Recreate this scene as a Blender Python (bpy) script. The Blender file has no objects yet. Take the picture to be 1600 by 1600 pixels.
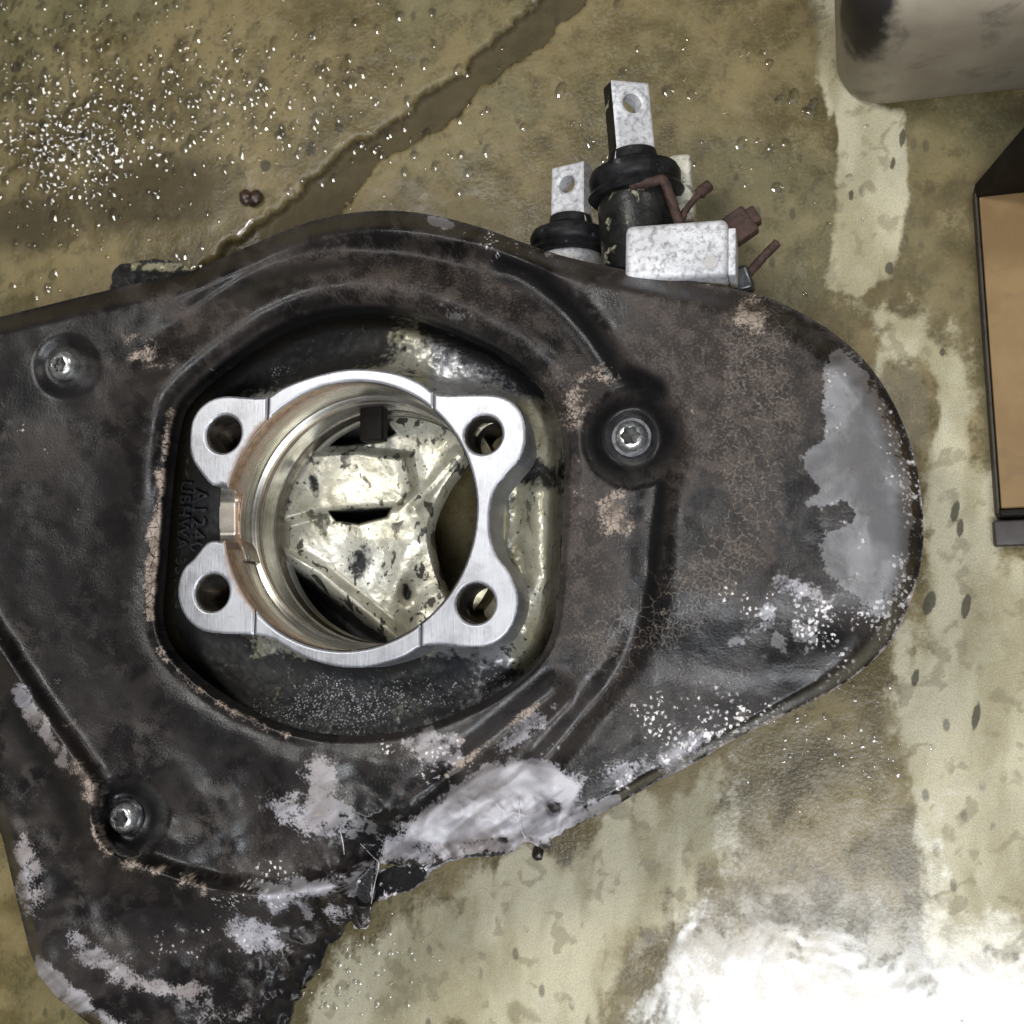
import bpy, bmesh, math, random
import numpy as np
from mathutils import Matrix, Vector

random.seed(7)
rng = np.random.default_rng(7)
sc = bpy.context.scene
COL = sc.collection

# ------------------------------------------------------------------ camera
# The photograph is 1600 px square.  F is the focal length in those pixels; the
# point straight below the lens would show at NADIR.  ZS is the height of the
# guard's main plane above the floor (metres).
F, NADIR, ZS, DIST = 1700.0, (1250.0, 1030.0), 0.092, 0.425
_d = np.array([(NADIR[0] - 800) / F, -(NADIR[1] - 800) / F, -1.0])
_up = -_d / np.linalg.norm(_d)
_xw = np.array([1.0, 0, 0]) - _up[0] * _up
_xw /= np.linalg.norm(_xw)
_yw = np.cross(_up, _xw)
M = np.array([_xw, _yw, _up])                      # camera vector -> world vector
CPOS = np.array([0, 0, ZS]) - DIST * (M @ np.array([0, 0, -1.0]))

cam_d = bpy.data.cameras.new('camera')
cam_d.sensor_width = 36.0
cam_d.lens = F / 1600.0 * 36.0
cam_d.clip_start, cam_d.clip_end = 0.01, 50.0
cam_d.dof.use_dof = True
cam_d.dof.focus_distance = DIST + 0.005
cam_d.dof.aperture_fstop = 15.0
cam = bpy.data.objects.new('camera', cam_d)
COL.objects.link(cam)
mw = Matrix.Identity(4)
for i in range(3):
    for j in range(3):
        mw[i][j] = M[i][j]
    mw[i][3] = CPOS[i]
cam.matrix_world = mw
sc.camera = cam

# ------------------------------------------------------------------ world, lamps
w = bpy.data.worlds.new('World')
sc.world = w
w.use_nodes = True
w.node_tree.nodes['Background'].inputs[0].default_value = (0.80, 0.79, 0.76, 1)
w.node_tree.nodes['Background'].inputs[1].default_value = 0.07

def area(name, loc, target, sx, sy, radiance, col):
    l = bpy.data.lights.new(name, 'AREA')
    l.shape = 'RECTANGLE'; l.size, l.size_y = sx, sy
    l.energy = radiance * math.pi * sx * sy
    l.color = col
    o = bpy.data.objects.new(name, l); COL.objects.link(o)
    o.location = loc
    o.rotation_euler = (Vector(target) - Vector(loc)).to_track_quat('-Z', 'Y').to_euler()
    return o

NX, NY = CPOS[0], CPOS[1]
area('workshop_door_daylight', (NX + 0.20, NY - 0.73, 1.62), (NX + 0.20, NY - 0.73, 0), 0.92, 0.40, 21.0, (0.93, 0.96, 1.0))
area('added_halo_panel', (NX + 0.25, NY - 0.85, 1.66), (NX + 0.25, NY - 0.85, 0), 1.7, 1.0, 1.7, (0.90, 0.94, 1.0))  # added panel that gives the door reflection a soft halo
area('ceiling_panel', (NX - 0.22, NY + 0.45, 1.75), (NX - 0.22, NY + 0.45, 0), 1.15, 0.8, 0.9, (0.86, 0.92, 1.0))
area('tube_lamp', (NX + 0.70, NY + 1.05, 1.35), (0, 0, 0.05), 0.50, 0.20, 20.0, (1.0, 0.955, 0.87))
area('added_key_lamp', (NX - 0.72, NY + 0.62, 1.75), (-0.1, 0.05, 0.0), 0.22, 0.50, 46.0, (1.0, 0.975, 0.92))  # added lamp for drop glints and light down the bore

cy = sc.cycles
cy.max_bounces, cy.diffuse_bounces, cy.glossy_bounces, cy.transmission_bounces = 6, 2, 3, 5
cy.caustics_reflective = cy.caustics_refractive = False
cy.use_adaptive_sampling = True; cy.adaptive_threshold = 0.03
vs = sc.view_settings
vs.view_transform = 'Standard'; vs.look = 'None'; vs.gamma = 1.0; vs.exposure = 0.0
vs.use_curve_mapping = False

# ------------------------------------------------------------------ pixel <-> world helpers
def at(px, py, z):
    """world point(s) at height z that the photograph shows at (px, py)"""
    px = np.asarray(px, float); py = np.asarray(py, float); z = np.asarray(z, float)
    v = np.stack([(px - 800) / F, -(py - 800) / F, -np.ones_like(px)], -1) @ M.T
    t = (z - CPOS[2]) / v[..., 2]
    return CPOS + t[..., None] * v

def proj(p):
    c = (np.asarray(p, float) - CPOS) @ M
    return 800 + F * c[..., 0] / -c[..., 2], 800 - F * c[..., 1] / -c[..., 2]

def V(px, py, z):
    return Vector(at(px, py, z))

def smooth(a, b, x):
    t = np.clip((x - a) / (b - a), 0, 1)
    return t * t * (3 - 2 * t)

def seg_dist(x, y, pts, closed=False):
    d = np.full(np.shape(x), 1e18)
    P = list(pts) + ([pts[0]] if closed else [])
    for (x0, y0), (x1, y1) in zip(P[:-1], P[1:]):
        ex, ey = x1 - x0, y1 - y0
        t = np.clip(((x - x0) * ex + (y - y0) * ey) / (ex * ex + ey * ey + 1e-12), 0, 1)
        d = np.minimum(d, (x - x0 - t * ex) ** 2 + (y - y0 - t * ey) ** 2)
    return np.sqrt(d)

def poly_sdf(x, y, pts):
    d = seg_dist(x, y, pts, True)
    ins = np.zeros(np.shape(x), bool)
    n = len(pts)
    for i in range(n):
        x0, y0 = pts[i]; x1, y1 = pts[(i + 1) % n]
        if y0 == y1:
            continue
        c = ((y0 > y) != (y1 > y)) & (x < (x1 - x0) * (y - y0) / (y1 - y0) + x0)
        ins ^= c
    return np.where(ins, -d, d)

def spline(pts, closed=True, n=6):
    out = []; m = len(pts)
    for i in range(m if closed else m - 1):
        g = (lambda k: pts[k % m]) if closed else (lambda k: pts[min(max(k, 0), m - 1)])
        p0, p1, p2, p3 = map(np.array, (g(i - 1), g(i), g(i + 1), g(i + 2)))
        for s in range(n):
            t = s / n
            q = 0.5 * (2 * p1 + (p2 - p0) * t + (2 * p0 - 5 * p1 + 4 * p2 - p3) * t * t + (3 * p1 - p0 - 3 * p2 + p3) * t ** 3)
            out.append((float(q[0]), float(q[1])))
    if not closed:
        out.append(tuple(map(float, pts[-1])))
    return out

_tab = np.random.default_rng(3).random(4096)
def vnoise(x, y, seed=0):
    xi, yi = np.floor(x).astype(int), np.floor(y).astype(int)
    fx, fy = x - xi, y - yi
    fx = fx * fx * (3 - 2 * fx); fy = fy * fy * (3 - 2 * fy)
    h = lambda a, b: _tab[(a * 374761 + b * 668265 + seed * 9176 + (a * b) * 31) & 4095]
    return (h(xi, yi) * (1 - fx) + h(xi + 1, yi) * fx) * (1 - fy) + (h(xi, yi + 1) * (1 - fx) + h(xi + 1, yi + 1) * fx) * fy

def fbm(x, y, seed=0, o=4):
    s = 0; a = 0.5; t = 0
    for k in range(o):
        s = s + a * vnoise(x, y, seed + k); t += a; a *= 0.55
        x, y = 2.03 * (x * .7986 - y * .6018) + 17.3, 2.03 * (x * .6018 + y * .7986) + 5.1
    return s / t                                   # 0..1

def nattr(x, y, scale, seed, o=5):
    x, y = x * scale * .891 - y * scale * .454, x * scale * .454 + y * scale * .891
    x = x + 1.2 * (fbm(x * .8, y * .8, seed + 50, 3) - .5); y = y + 1.2 * (fbm(x * .8 + 9, y * .8, seed + 60, 3) - .5)
    n = fbm(x, y, seed, o)
    return (n - n.mean()) / n.std() * .14 + .5

def blob(x, y, cx, cy, rx, ry=None, rot=0):
    ry = ry or rx; c, s = math.cos(math.radians(rot)), math.sin(math.radians(rot))
    u = ((x - cx) * c + (y - cy) * s) / rx; v = (-(x - cx) * s + (y - cy) * c) / ry
    return np.clip(1 - 0.5 * (u * u + v * v), 0, 1)           # 0.5 on the ellipse itself

def stroke(x, y, pts, wdt):
    return np.clip(1 - 0.5 * (seg_dist(x, y, pts) / wdt) ** 1.5, 0, 1)

def patch(x, y, pts, soft=12):
    return np.clip(0.5 - poly_sdf(x, y, pts) / (2 * soft), 0, 1)

# ------------------------------------------------------------------ object helpers
def link(o, parent=None):
    COL.objects.link(o)
    if parent is not None:
        o.parent = parent
        root = parent.parent or parent
        o.matrix_parent_inverse = Matrix.Translation(root.location).inverted() if parent.parent is None else Matrix.Identity(4)
    return o

def mesh_obj(name, verts, faces, mat, parent=None, smooth_=True, attrs=None, fmat=None):
    me = bpy.data.meshes.new(name)
    me.from_pydata([tuple(v) for v in np.asarray(verts).tolist()], [], [list(f) for f in faces])
    if smooth_:
        me.polygons.foreach_set('use_smooth', np.ones(len(me.polygons), bool))
    for m in (mat if isinstance(mat, (list, tuple)) else [mat]):
        me.materials.append(m)
    if fmat is not None:
        me.polygons.foreach_set('material_index', np.asarray(fmat, np.int32))
    for k, v in (attrs or {}).items():
        a = me.attributes.new(k, 'FLOAT', 'POINT')
        a.data.foreach_set('value', np.asarray(v, np.float32))
    me.update()
    return link(bpy.data.objects.new(name, me), parent)

def bm_obj(name, bm, mat, parent=None, smooth_=True):
    bmesh.ops.recalc_face_normals(bm, faces=bm.faces)
    me = bpy.data.meshes.new(name); bm.to_mesh(me); bm.free()
    if smooth_:
        me.polygons.foreach_set('use_smooth', np.ones(len(me.polygons), bool))
        try:
            me.set_sharp_from_angle(angle=math.radians(38))
        except Exception:
            pass
    me.materials.append(mat)
    return link(bpy.data.objects.new(name, me), parent)

def field_mesh(bounds, step, sdf, zmap, skirt=(), skirt_dir=None):
    """mesh of the region sdf < 0 on a regular grid (u, v), clipped along the zero line.
    zmap(u, v) -> world points.  skirt: depths (m) extruded along skirt_dir at every border."""
    u0, v0, u1, v1 = bounds
    U = np.arange(u0, u1 + step, step); Vv = np.arange(v0, v1 + step, step)
    gu, gv = np.meshgrid(U, Vv)
    S = sdf(gu, gv); ny, nx = S.shape
    ins = S < 0
    idx = np.full(S.shape, -1, int)
    idx[ins] = np.arange(ins.sum())
    pu = list(gu[ins]); pv = list(gv[ins])
    c = ins[:-1, :-1].astype(int) + ins[:-1, 1:] + ins[1:, 1:] + ins[1:, :-1]
    fy, fx = np.where(c == 4)
    faces = np.stack([idx[fy, fx], idx[fy + 1, fx], idx[fy + 1, fx + 1], idx[fy, fx + 1]], -1).tolist()
    cut = {}
    def cross(a, b):
        k = (a, b) if a < b else (b, a)
        if k not in cut:
            (y0, x0), (y1, x1) = k
            s0, s1 = S[y0, x0], S[y1, x1]
            t = s0 / (s0 - s1)
            t = min(max(t, 0.02), 0.98)
            pu.append(gu[y0, x0] + t * (gu[y1, x1] - gu[y0, x0])); pv.append(gv[y0, x0] + t * (gv[y1, x1] - gv[y0, x0]))
            cut[k] = len(pu) - 1
        return cut[k]
    my, mx = np.where((c > 0) & (c < 4))
    for y, x in zip(my.tolist(), mx.tolist()):
        q = [(y, x), (y + 1, x), (y + 1, x + 1), (y, x + 1)]
        poly = []
        for i in range(4):
            a, b = q[i], q[(i + 1) % 4]
            if ins[a]:
                poly.append(int(idx[a]))
            if ins[a] != ins[b]:
                poly.append(cross(a, b))
        if len(poly) >= 3:
            faces.append(poly)
    pu = np.array(pu); pv = np.array(pv)
    P = zmap(pu, pv)
    if len(skirt):
        he = set()
        for f in faces:
            for i in range(len(f)):
                he.add((f[i], f[(i + 1) % len(f)]))
        bnd = [(a, b) for a, b in he if (b, a) not in he]
        dirv = np.array([0, 0, -1.0]) if skirt_dir is None else np.array(skirt_dir)
        bv = sorted({a for e in bnd for a in e}); prev = {a: a for a in bv}
        base = P[bv]
        for dep in skirt:
            off = len(pu)
            nxt = {a: off + i for i, a in enumerate(bv)}
            P = np.concatenate([P, base + dirv * dep]); pu = np.concatenate([pu, pu[bv]]); pv = np.concatenate([pv, pv[bv]])
            for a, b in bnd:
                faces.append([prev[b], prev[a], nxt[a], nxt[b]])
            prev = nxt
    return P, faces, pu, pv

def lathe_mesh(profile, mat4, seg=96, starn=0, star=()):
    vs_, fs_ = [], []
    n = len(profile)
    for j in range(seg):
        a = 2 * math.pi * j / seg
        for k, (r, z) in enumerate(profile):
            rr = r * (1 + 0.13 * math.cos(starn * a)) if (starn and k in star) else r
            vs_.append(mat4 @ Vector((rr * math.cos(a), rr * math.sin(a), z)))
    for j in range(seg):
        for k in range(n - 1):
            a = j * n + k; b = ((j + 1) % seg) * n + k
            fs_.append([a, b, b + 1, a + 1])
    return np.array([tuple(v) for v in vs_]), fs_

def lathe_obj(name, profile, mat4, mat, parent=None, seg=96, starn=0, star=(), sharp=True):
    v, f = lathe_mesh(profile, mat4, seg, starn, star)
    o = mesh_obj(name, v, f, mat, parent)
    if sharp:
        o.data.set_sharp_from_angle(angle=math.radians(40))
    return o

def frame(o, xdir, ydir):
    """matrix with local y along ydir, local x close to xdir"""
    y = Vector(ydir).normalized(); z = Vector(xdir).cross(y).normalized(); x = y.cross(z)
    m = Matrix((x, y, z)).transposed().to_4x4(); m.translation = Vector(o)
    return m

def tube(pts, rad, seg=10):
    """closed tapered tube through world points"""
    pts = [Vector(p) for p in pts]
    vs_, fs_ = [], []
    up = Vector((0.13, 0.21, 1)).normalized()
    for i, p in enumerate(pts):
        t = (pts[min(i + 1, len(pts) - 1)] - pts[max(i - 1, 0)]).normalized()
        s = t.cross(up).normalized(); u = s.cross(t)
        r = rad[i] if isinstance(rad, (list, tuple)) else rad
        for k in range(seg):
            a = 2 * math.pi * k / seg
            vs_.append(p + (s * math.cos(a) + u * math.sin(a)) * r)
    for i in range(len(pts) - 1):
        for k in range(seg):
            a = i * seg + k; b = i * seg + (k + 1) % seg
            fs_.append([a, b, b + seg, a + seg])
    fs_.append(list(range(seg))[::-1]); fs_.append([len(vs_) - seg + k for k in range(seg)])
    return np.array([tuple(v) for v in vs_]), fs_

def curve_pts(pts, n=6):
    """Catmull-Rom through 3-D points"""
    out = []; m = len(pts)
    for i in range(m - 1):
        p0, p1, p2, p3 = (Vector(pts[min(max(k, 0), m - 1)]) for k in (i - 1, i, i + 1, i + 2))
        for s in range(n):
            t = s / n
            out.append(0.5 * (2 * p1 + (p2 - p0) * t + (2 * p0 - 5 * p1 + 4 * p2 - p3) * t * t + (3 * p1 - p0 - 3 * p2 + p3) * t ** 3))
    out.append(Vector(pts[-1]))
    return out

def rbox(sx, sy, sz, bev, mat4, segs=3):
    bm = bmesh.new()
    bmesh.ops.create_cube(bm, size=1)
    bmesh.ops.scale(bm, vec=(sx, sy, sz), verts=bm.verts)
    bmesh.ops.bevel(bm, geom=list(bm.edges), offset=bev, segments=segs, profile=0.5, affect='EDGES')
    bmesh.ops.transform(bm, matrix=mat4, verts=bm.verts)
    return bm

def tag(o, label=None, cat=None, group=None, kind=None):
    for k, v in (('label', label), ('category', cat), ('group', group), ('kind', kind)):
        if v:
            o[k] = v
    return o

# ------------------------------------------------------------------ node helper
class NT:
    dim = '3D'
    def __init__(s, name):
        s.m = bpy.data.materials.new(name); s.m.use_nodes = True
        s.t = s.m.node_tree; s.n = s.t.nodes; s.l = s.t.links
        s.b = s.n['Principled BSDF']
        s.tc = s.n.new('ShaderNodeTexCoord').outputs['Object']
    def put(s, sock, v):
        if isinstance(v, bpy.types.NodeSocket):
            s.l.new(v, sock)
        elif isinstance(v, (tuple, list)) and sock.type == 'RGBA' and len(v) == 3:
            sock.default_value = (*v, 1)
        else:
            sock.default_value = v
    def map(s, scale=(1, 1, 1), rot=(0, 0, 0), src=None):
        n = s.n.new('ShaderNodeMapping'); s.put(n.inputs['Vector'], src or s.tc)
        n.inputs['Scale'].default_value = scale; n.inputs['Rotation'].default_value = rot
        return n.outputs[0]
    def noise(s, scale, detail=4, rough=0.55, dist=0.0, vec=None):
        n = s.n.new('ShaderNodeTexNoise'); n.noise_dimensions = s.dim; s.put(n.inputs['Vector'], vec or s.tc)
        n.inputs['Scale'].default_value = scale; n.inputs['Detail'].default_value = detail
        n.inputs['Roughness'].default_value = rough; n.inputs['Distortion'].default_value = dist
        return n.outputs['Fac']
    def voro(s, scale, feat='F1', out='Distance', vec=None, rnd=1.0):
        n = s.n.new('ShaderNodeTexVoronoi'); n.feature = feat; n.voronoi_dimensions = s.dim; s.put(n.inputs['Vector'], vec or s.tc)
        n.inputs['Scale'].default_value = scale; n.inputs['Randomness'].default_value = rnd
        return n.outputs[out]
    def attr(s, name):
        n = s.n.new('ShaderNodeAttribute'); n.attribute_name = name
        return n.outputs['Fac']
    def math(s, op, a, b=0.0, clamp=False):
        n = s.n.new('ShaderNodeMath'); n.operation = op; n.use_clamp = clamp
        s.put(n.inputs[0], a); s.put(n.inputs[1], b)
        return n.outputs[0]
    def rng(s, v, a, b, c=0.0, d=1.0):
        n = s.n.new('ShaderNodeMapRange'); n.interpolation_type = 'SMOOTHSTEP' if (c, d) == (0.0, 1.0) else 'LINEAR'
        s.put(n.inputs['Value'], v)
        for k, q in zip(('From Min', 'From Max', 'To Min', 'To Max'), (a, b, c, d)):
            n.inputs[k].default_value = q
        return n.outputs[0]
    def mix(s, f, a, b):
        n = s.n.new('ShaderNodeMix'); n.data_type = 'RGBA'
        s.put(n.inputs[0], f); s.put(n.inputs[6], a); s.put(n.inputs[7], b)
        return n.outputs[2]
    def mixf(s, f, a, b):
        n = s.n.new('ShaderNodeMix'); n.data_type = 'FLOAT'
        s.put(n.inputs[0], f); s.put(n.inputs[2], a); s.put(n.inputs[3], b)
        return n.outputs[0]
    def worn(s, attr, noise, amp=0.9, w=0.08, t=0.5):
        """ragged edge: attribute shifted by noise, then cut at t"""
        q = s.math('ADD', attr, s.math('MULTIPLY', s.math('SUBTRACT', noise, 0.5), amp))
        return s.rng(q, t - w, t + w)
    def bump(s, h, dist, strength=1.0, prev=None):
        n = s.n.new('ShaderNodeBump'); s.put(n.inputs['Height'], h)
        n.inputs['Distance'].default_value = dist; n.inputs['Strength'].default_value = strength
        if prev is not None:
            s.put(n.inputs['Normal'], prev)
        return n.outputs[0]
    def done(s, col=None, rough=None, metal=None, normal=None, **kw):
        for k, v in (('Base Color', col), ('Roughness', rough), ('Metallic', metal), ('Normal', normal)):
            if v is not None:
                s.put(s.b.inputs[k], v)
        for k, v in kw.items():
            s.put(s.b.inputs[k], v)
        return s.m

# ------------------------------------------------------------------ materials
def mat_floor():
    s = NT('wet_concrete'); s.dim = '2D'
    n0, n1, n2, st = (s.attr(k) for k in ('n0', 'n1', 'n2', 'st'))
    n3 = s.noise(520, 4, .62)
    n23 = s.mixf(.45, n2, n3)
    col = s.mix(s.rng(n1, .25, .75), (.112, .086, .035), (.212, .166, .075))
    col = s.mix(s.math('MULTIPLY', s.rng(n0, .45, .75), .6), col, (.125, .118, .060))
    col = s.mix(s.math('MULTIPLY', s.rng(n23, .52, .72), .6), col, (.23, .187, .095))
    col = s.mix(s.math('MULTIPLY', s.rng(n23, .48, .32), .6), col, (.070, .056, .025))
    dry_glare = s.worn(s.attr('dry_glare'), s.mixf(.35, st, n23), 1.5, .14)
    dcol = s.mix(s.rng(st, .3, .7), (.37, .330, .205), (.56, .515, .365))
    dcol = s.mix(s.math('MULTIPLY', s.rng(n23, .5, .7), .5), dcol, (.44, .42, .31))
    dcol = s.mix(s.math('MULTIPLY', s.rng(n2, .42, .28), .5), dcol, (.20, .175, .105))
    col = s.mix(s.math('MULTIPLY', dry_glare, .9), col, dcol)
    dark = s.worn(s.attr('dirt'), n23, 1.0, .2)  # joint dirt, plus soft shade painted by the guard's upper-left edge
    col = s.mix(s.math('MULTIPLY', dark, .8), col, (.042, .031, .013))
    v = s.voro(75, vec=s.map((1.0, .5, 1.0), (0, 0, .3)))
    sp = s.math('MULTIPLY', s.rng(v, .14, .07), s.rng(n0, .52, .62))
    col = s.mix(s.math('MULTIPLY', s.math('MULTIPLY', sp, s.rng(n1, .45, .6)), .6), col, (.03, .026, .018))
    spot = s.worn(s.attr('spot'), n23, .9, .15)
    col = s.mix(s.math('MULTIPLY', spot, .85), col, (.040, .033, .020))
    col = s.mix(s.math('MULTIPLY', s.rng(s.noise(1500, 2), .40, .62), .22), col, (.05, .042, .025))
    r = s.mixf(s.rng(n1, .35, .7), .24, .46)
    r = s.mixf(dry_glare, r, .5)
    r = s.mixf(dark, r, .7)
    wet = s.worn(s.attr('wet'), s.mixf(.45, st, n23), 2.0, .16)
    r = s.mixf(wet, r, .2)
    b = s.bump(n3, .0005, .6)
    wave = s.noise(30, 3, .5, .3, vec=s.map((1.0, .7, 1.0), (0, 0, -.25)))
    cb = s.bump(wave, .0009, .5)
    s.put(s.b.inputs['Coat Normal'], cb)
    return s.done(col, r, 0.0, b, **{'Coat Weight': s.mixf(dark, s.mixf(wet, s.mixf(dry_glare, .10, .03), 1.0), .02), 'Coat Roughness': s.mixf(wet, .25, s.rng(n23, .35, .65, .06, .22)),
                                     'Coat IOR': 1.6, 'Specular IOR Level': .28})

def mat_guard():
    s = NT('weathered_black_plastic'); s.dim = '2D'
    n0, n1, n2 = (s.attr(k) for k in ('n0', 'n1', 'n2'))
    n3 = s.noise(900, 4, .62)
    n23 = s.mixf(.45, n2, n3)
    n123 = s.mixf(.45, n1, n23)
    col = s.mix(s.rng(n1, .3, .72), (.0090, .0079, .0079), (.034, .0292, .0272))
    col = s.mix(s.math('MULTIPLY', s.rng(n23, .5, .68), .5), col, (.064, .053, .047))
    brown = s.math('MULTIPLY', s.worn(s.attr('brown'), n123, 1.1, .3), .85)
    bcol = s.mix(s.rng(n23, .38, .62), (.030, .0245, .0218), (.074, .0600, .0525))
    bcol = s.mix(s.math('MULTIPLY', s.rng(n3, .52, .7), .35), bcol, (.15, .122, .102))
    col = s.mix(brown, col, bcol)
    grease_dark = s.worn(s.attr('grease_dark'), n123, 1.0, .2)
    col = s.mix(s.math('MULTIPLY', grease_dark, .9), col, (.0065, .0065, .0075))
    # fine crackle of dried mud
    dv = s.n.new('ShaderNodeVectorMath'); dv.operation = 'ADD'
    nz = s.n.new('ShaderNodeTexNoise'); nz.noise_dimensions = '2D'; nz.inputs['Scale'].default_value = 260; nz.inputs['Detail'].default_value = 2
    s.l.new(s.tc, nz.inputs['Vector'])
    sc_ = s.n.new('ShaderNodeVectorMath'); sc_.operation = 'SCALE'; sc_.inputs['Scale'].default_value = .0045
    s.l.new(nz.outputs['Color'], sc_.inputs[0]); s.l.new(s.tc, dv.inputs[0]); s.l.new(sc_.outputs[0], dv.inputs[1])
    e1 = s.voro(190, 'DISTANCE_TO_EDGE', vec=dv.outputs[0]); e2 = s.voro(430, 'DISTANCE_TO_EDGE', vec=dv.outputs[0])
    line = s.math('MAXIMUM', s.rng(e1, .060, .01), s.math('MULTIPLY', s.rng(e2, .12, .02), s.rng(n1, .42, .58)))
    web = s.math('MULTIPLY', s.worn(s.attr('web'), n123, 1.5, .22, .56), line)
    web = s.math('MULTIPLY', web, s.rng(n3, .32, .58))
    col = s.mix(s.math('MULTIPLY', web, .62), col, (.185, .155, .128))
    # scraped grey
    gray = s.worn(s.attr('gray'), s.mixf(.5, n123, n23), 1.9, .07)
    gcol = s.mix(s.rng(n1, .3, .72), (.125, .122, .126), (.25, .246, .255))
    gcol = s.mix(s.math('MULTIPLY', s.rng(n23, .56, .70), .6), gcol, (.11, .096, .083))
    col = s.mix(s.math('MULTIPLY', gray, .93), col, gcol)
    # chalky white scuffs and a painted ridge highlight
    wa = s.attr('white')
    ns = s.attr('ns')
    white = s.worn(wa, s.mixf(.55, n123, n23), 1.8, .12)
    wcol = s.mix(s.rng(ns, .3, .7), (.20, .19, .203), (.36, .35, .38))
    wcol = s.mix(s.math('MULTIPLY', s.rng(n0, .45, .7), .6), wcol, (.29, .245, .225))
    wcol = s.mix(s.math('MULTIPLY', s.rng(n23, .46, .36), .5), wcol, (.12, .115, .12))
    wcol = s.mix(s.math('MULTIPLY', s.rng(wa, .60, .85), s.rng(ns, .25, .6, .35, 1.0)), wcol, (.50, .49, .525))
    col = s.mix(s.math('MULTIPLY', white, s.rng(ns, .2, .55, .72, .95)), col, wcol)
    # specks
    v2 = s.voro(230, vec=dv.outputs[0])
    spk = s.attr('speck')
    v = s.voro(430)
    vj = s.math('ADD', s.math('ADD', v, s.math('MULTIPLY', s.voro(430, out='Color'), .42)), s.math('MULTIPLY', s.math('SUBTRACT', n3, .5), 1.5))
    sk = s.math('MULTIPLY', s.rng(vj, .40, .26), s.worn(spk, n123, 1.9, .10, .55))
    sk2 = s.math('MULTIPLY', s.rng(v2, .26, .18), s.worn(spk, n123, 1.6, .05, .72))
    sk = s.math('MAXIMUM', sk, sk2)
    col = s.mix(s.math('MULTIPLY', sk, s.rng(n2, .3, .6, .45, .95)), col, (.74, .71, .71))
    # tan crust with cell cracks
    e3 = s.voro(290, 'DISTANCE_TO_EDGE', vec=dv.outputs[0])
    tan = s.math('MULTIPLY', s.worn(s.attr('tan'), s.mixf(.35, n123, n23), 2.0, .14), s.rng(e3, .02, .08))
    tcol = s.mix(s.rng(n23, .35, .65), (.16, .122, .095), (.37, .30, .25))
    col = s.mix(s.math('MULTIPLY', tan, .9), col, tcol)
    r = s.mixf(s.rng(n23, .35, .65), .27, .44)
    r = s.mixf(brown, r, .66); r = s.mixf(gray, r, .33); r = s.mixf(grease_dark, r, .30)
    r = s.mixf(white, r, .38); r = s.mixf(tan, r, .85)
    return s.done(col, r, 0.0, s.bump(n3, .0002, .6), **{'Specular IOR Level': s.mixf(brown, .34, .16)})

def mat_cast():
    s = NT('grimy_cast_aluminium')
    n0 = s.noise(20, 2); n1 = s.noise(85, 4, .6, .5, vec=s.map((1, .7, 1))); n2 = s.noise(330, 4, .62); n3 = n2
    col = s.mix(s.rng(n1, .3, .7), (.27, .25, .155), (.47, .44, .31))
    col = s.mix(s.rng(n0, .42, .66), col, (.40, .395, .38))
    col = s.mix(s.rng(s.attr('pale'), .2, .8), col, s.mix(s.rng(n1, .3, .7), (.20, .20, .20), (.33, .33, .34)))
    col = s.mix(s.rng(s.attr('bright'), .0, 1.0, .0, .85), col, s.mix(s.rng(n1, .3, .7), (.46, .44, .34), (.66, .645, .56)))
    gr = s.math('MULTIPLY', s.worn(s.attr('speckled'), s.mixf(.5, n1, n2), .9, .2), 1.0)
    dk = s.math('MAXIMUM', s.rng(n2, .63, .65), s.rng(s.noise(120, 4, .6, .4, vec=s.map((1.2, .7, 1))), .575, .595))
    col = s.mix(s.math('MULTIPLY', s.math('MULTIPLY', dk, gr), .92), col, (.028, .026, .023))
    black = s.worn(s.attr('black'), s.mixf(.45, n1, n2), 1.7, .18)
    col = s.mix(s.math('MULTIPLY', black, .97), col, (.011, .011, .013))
    v = s.voro(900)
    gn = s.math('MULTIPLY', s.rng(v, .46, .26), s.worn(s.attr('grain'), s.mixf(.5, n1, n2), 2.0, .14))
    col = s.mix(s.math('MULTIPLY', gn, s.rng(n2, .35, .65, .15, .75)), col, (.42, .42, .43))
    r = s.mixf(black, s.mixf(s.rng(n2, .3, .7), .26, .42), .5)
    mt = s.mixf(black, .45, .0)
    return s.done(col, r, mt, s.bump(n2, .0003, .7), **{'Specular IOR Level': s.mixf(black, .4, .14)})

def mat_machined():
    s = NT('machined_aluminium')
    n1 = s.noise(45, 4); n2 = s.noise(420, 4, .6)
    sw = s.n.new('ShaderNodeTexNoise'); sw.inputs['Scale'].default_value = 1.0; sw.inputs['Detail'].default_value = 3
    s.l.new(s.map((2600, 90, 90), (0, 0, .9)), sw.inputs['Vector'])
    sc2 = sw.outputs['Fac']
    col = s.mix(s.rng(s.mixf(.4, n1, sc2), .38, .62), (.30, .305, .33), (.455, .46, .49))
    col = s.mix(s.math('MULTIPLY', s.rng(n2, .58, .76), .4), col, (.27, .265, .275))
    stn = s.math('MULTIPLY', s.rng(s.noise(70, 5, .65, .6), .50, .68), .45)
    col = s.mix(stn, col, (.20, .195, .20))
    ru = s.worn(s.attr('rust'), s.mixf(.5, n1, n2), .8, .2)
    col = s.mix(s.math('MULTIPLY', ru, .8), col, (.24, .125, .06))
    r = s.mixf(s.rng(s.mixf(.5, n1, sc2), .35, .65), .36, .50)
    return s.done(col, s.mixf(ru, r, .6), s.mixf(ru, .7, .1), s.bump(s.math('ADD', sc2, n2), .00008, .6))

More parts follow.
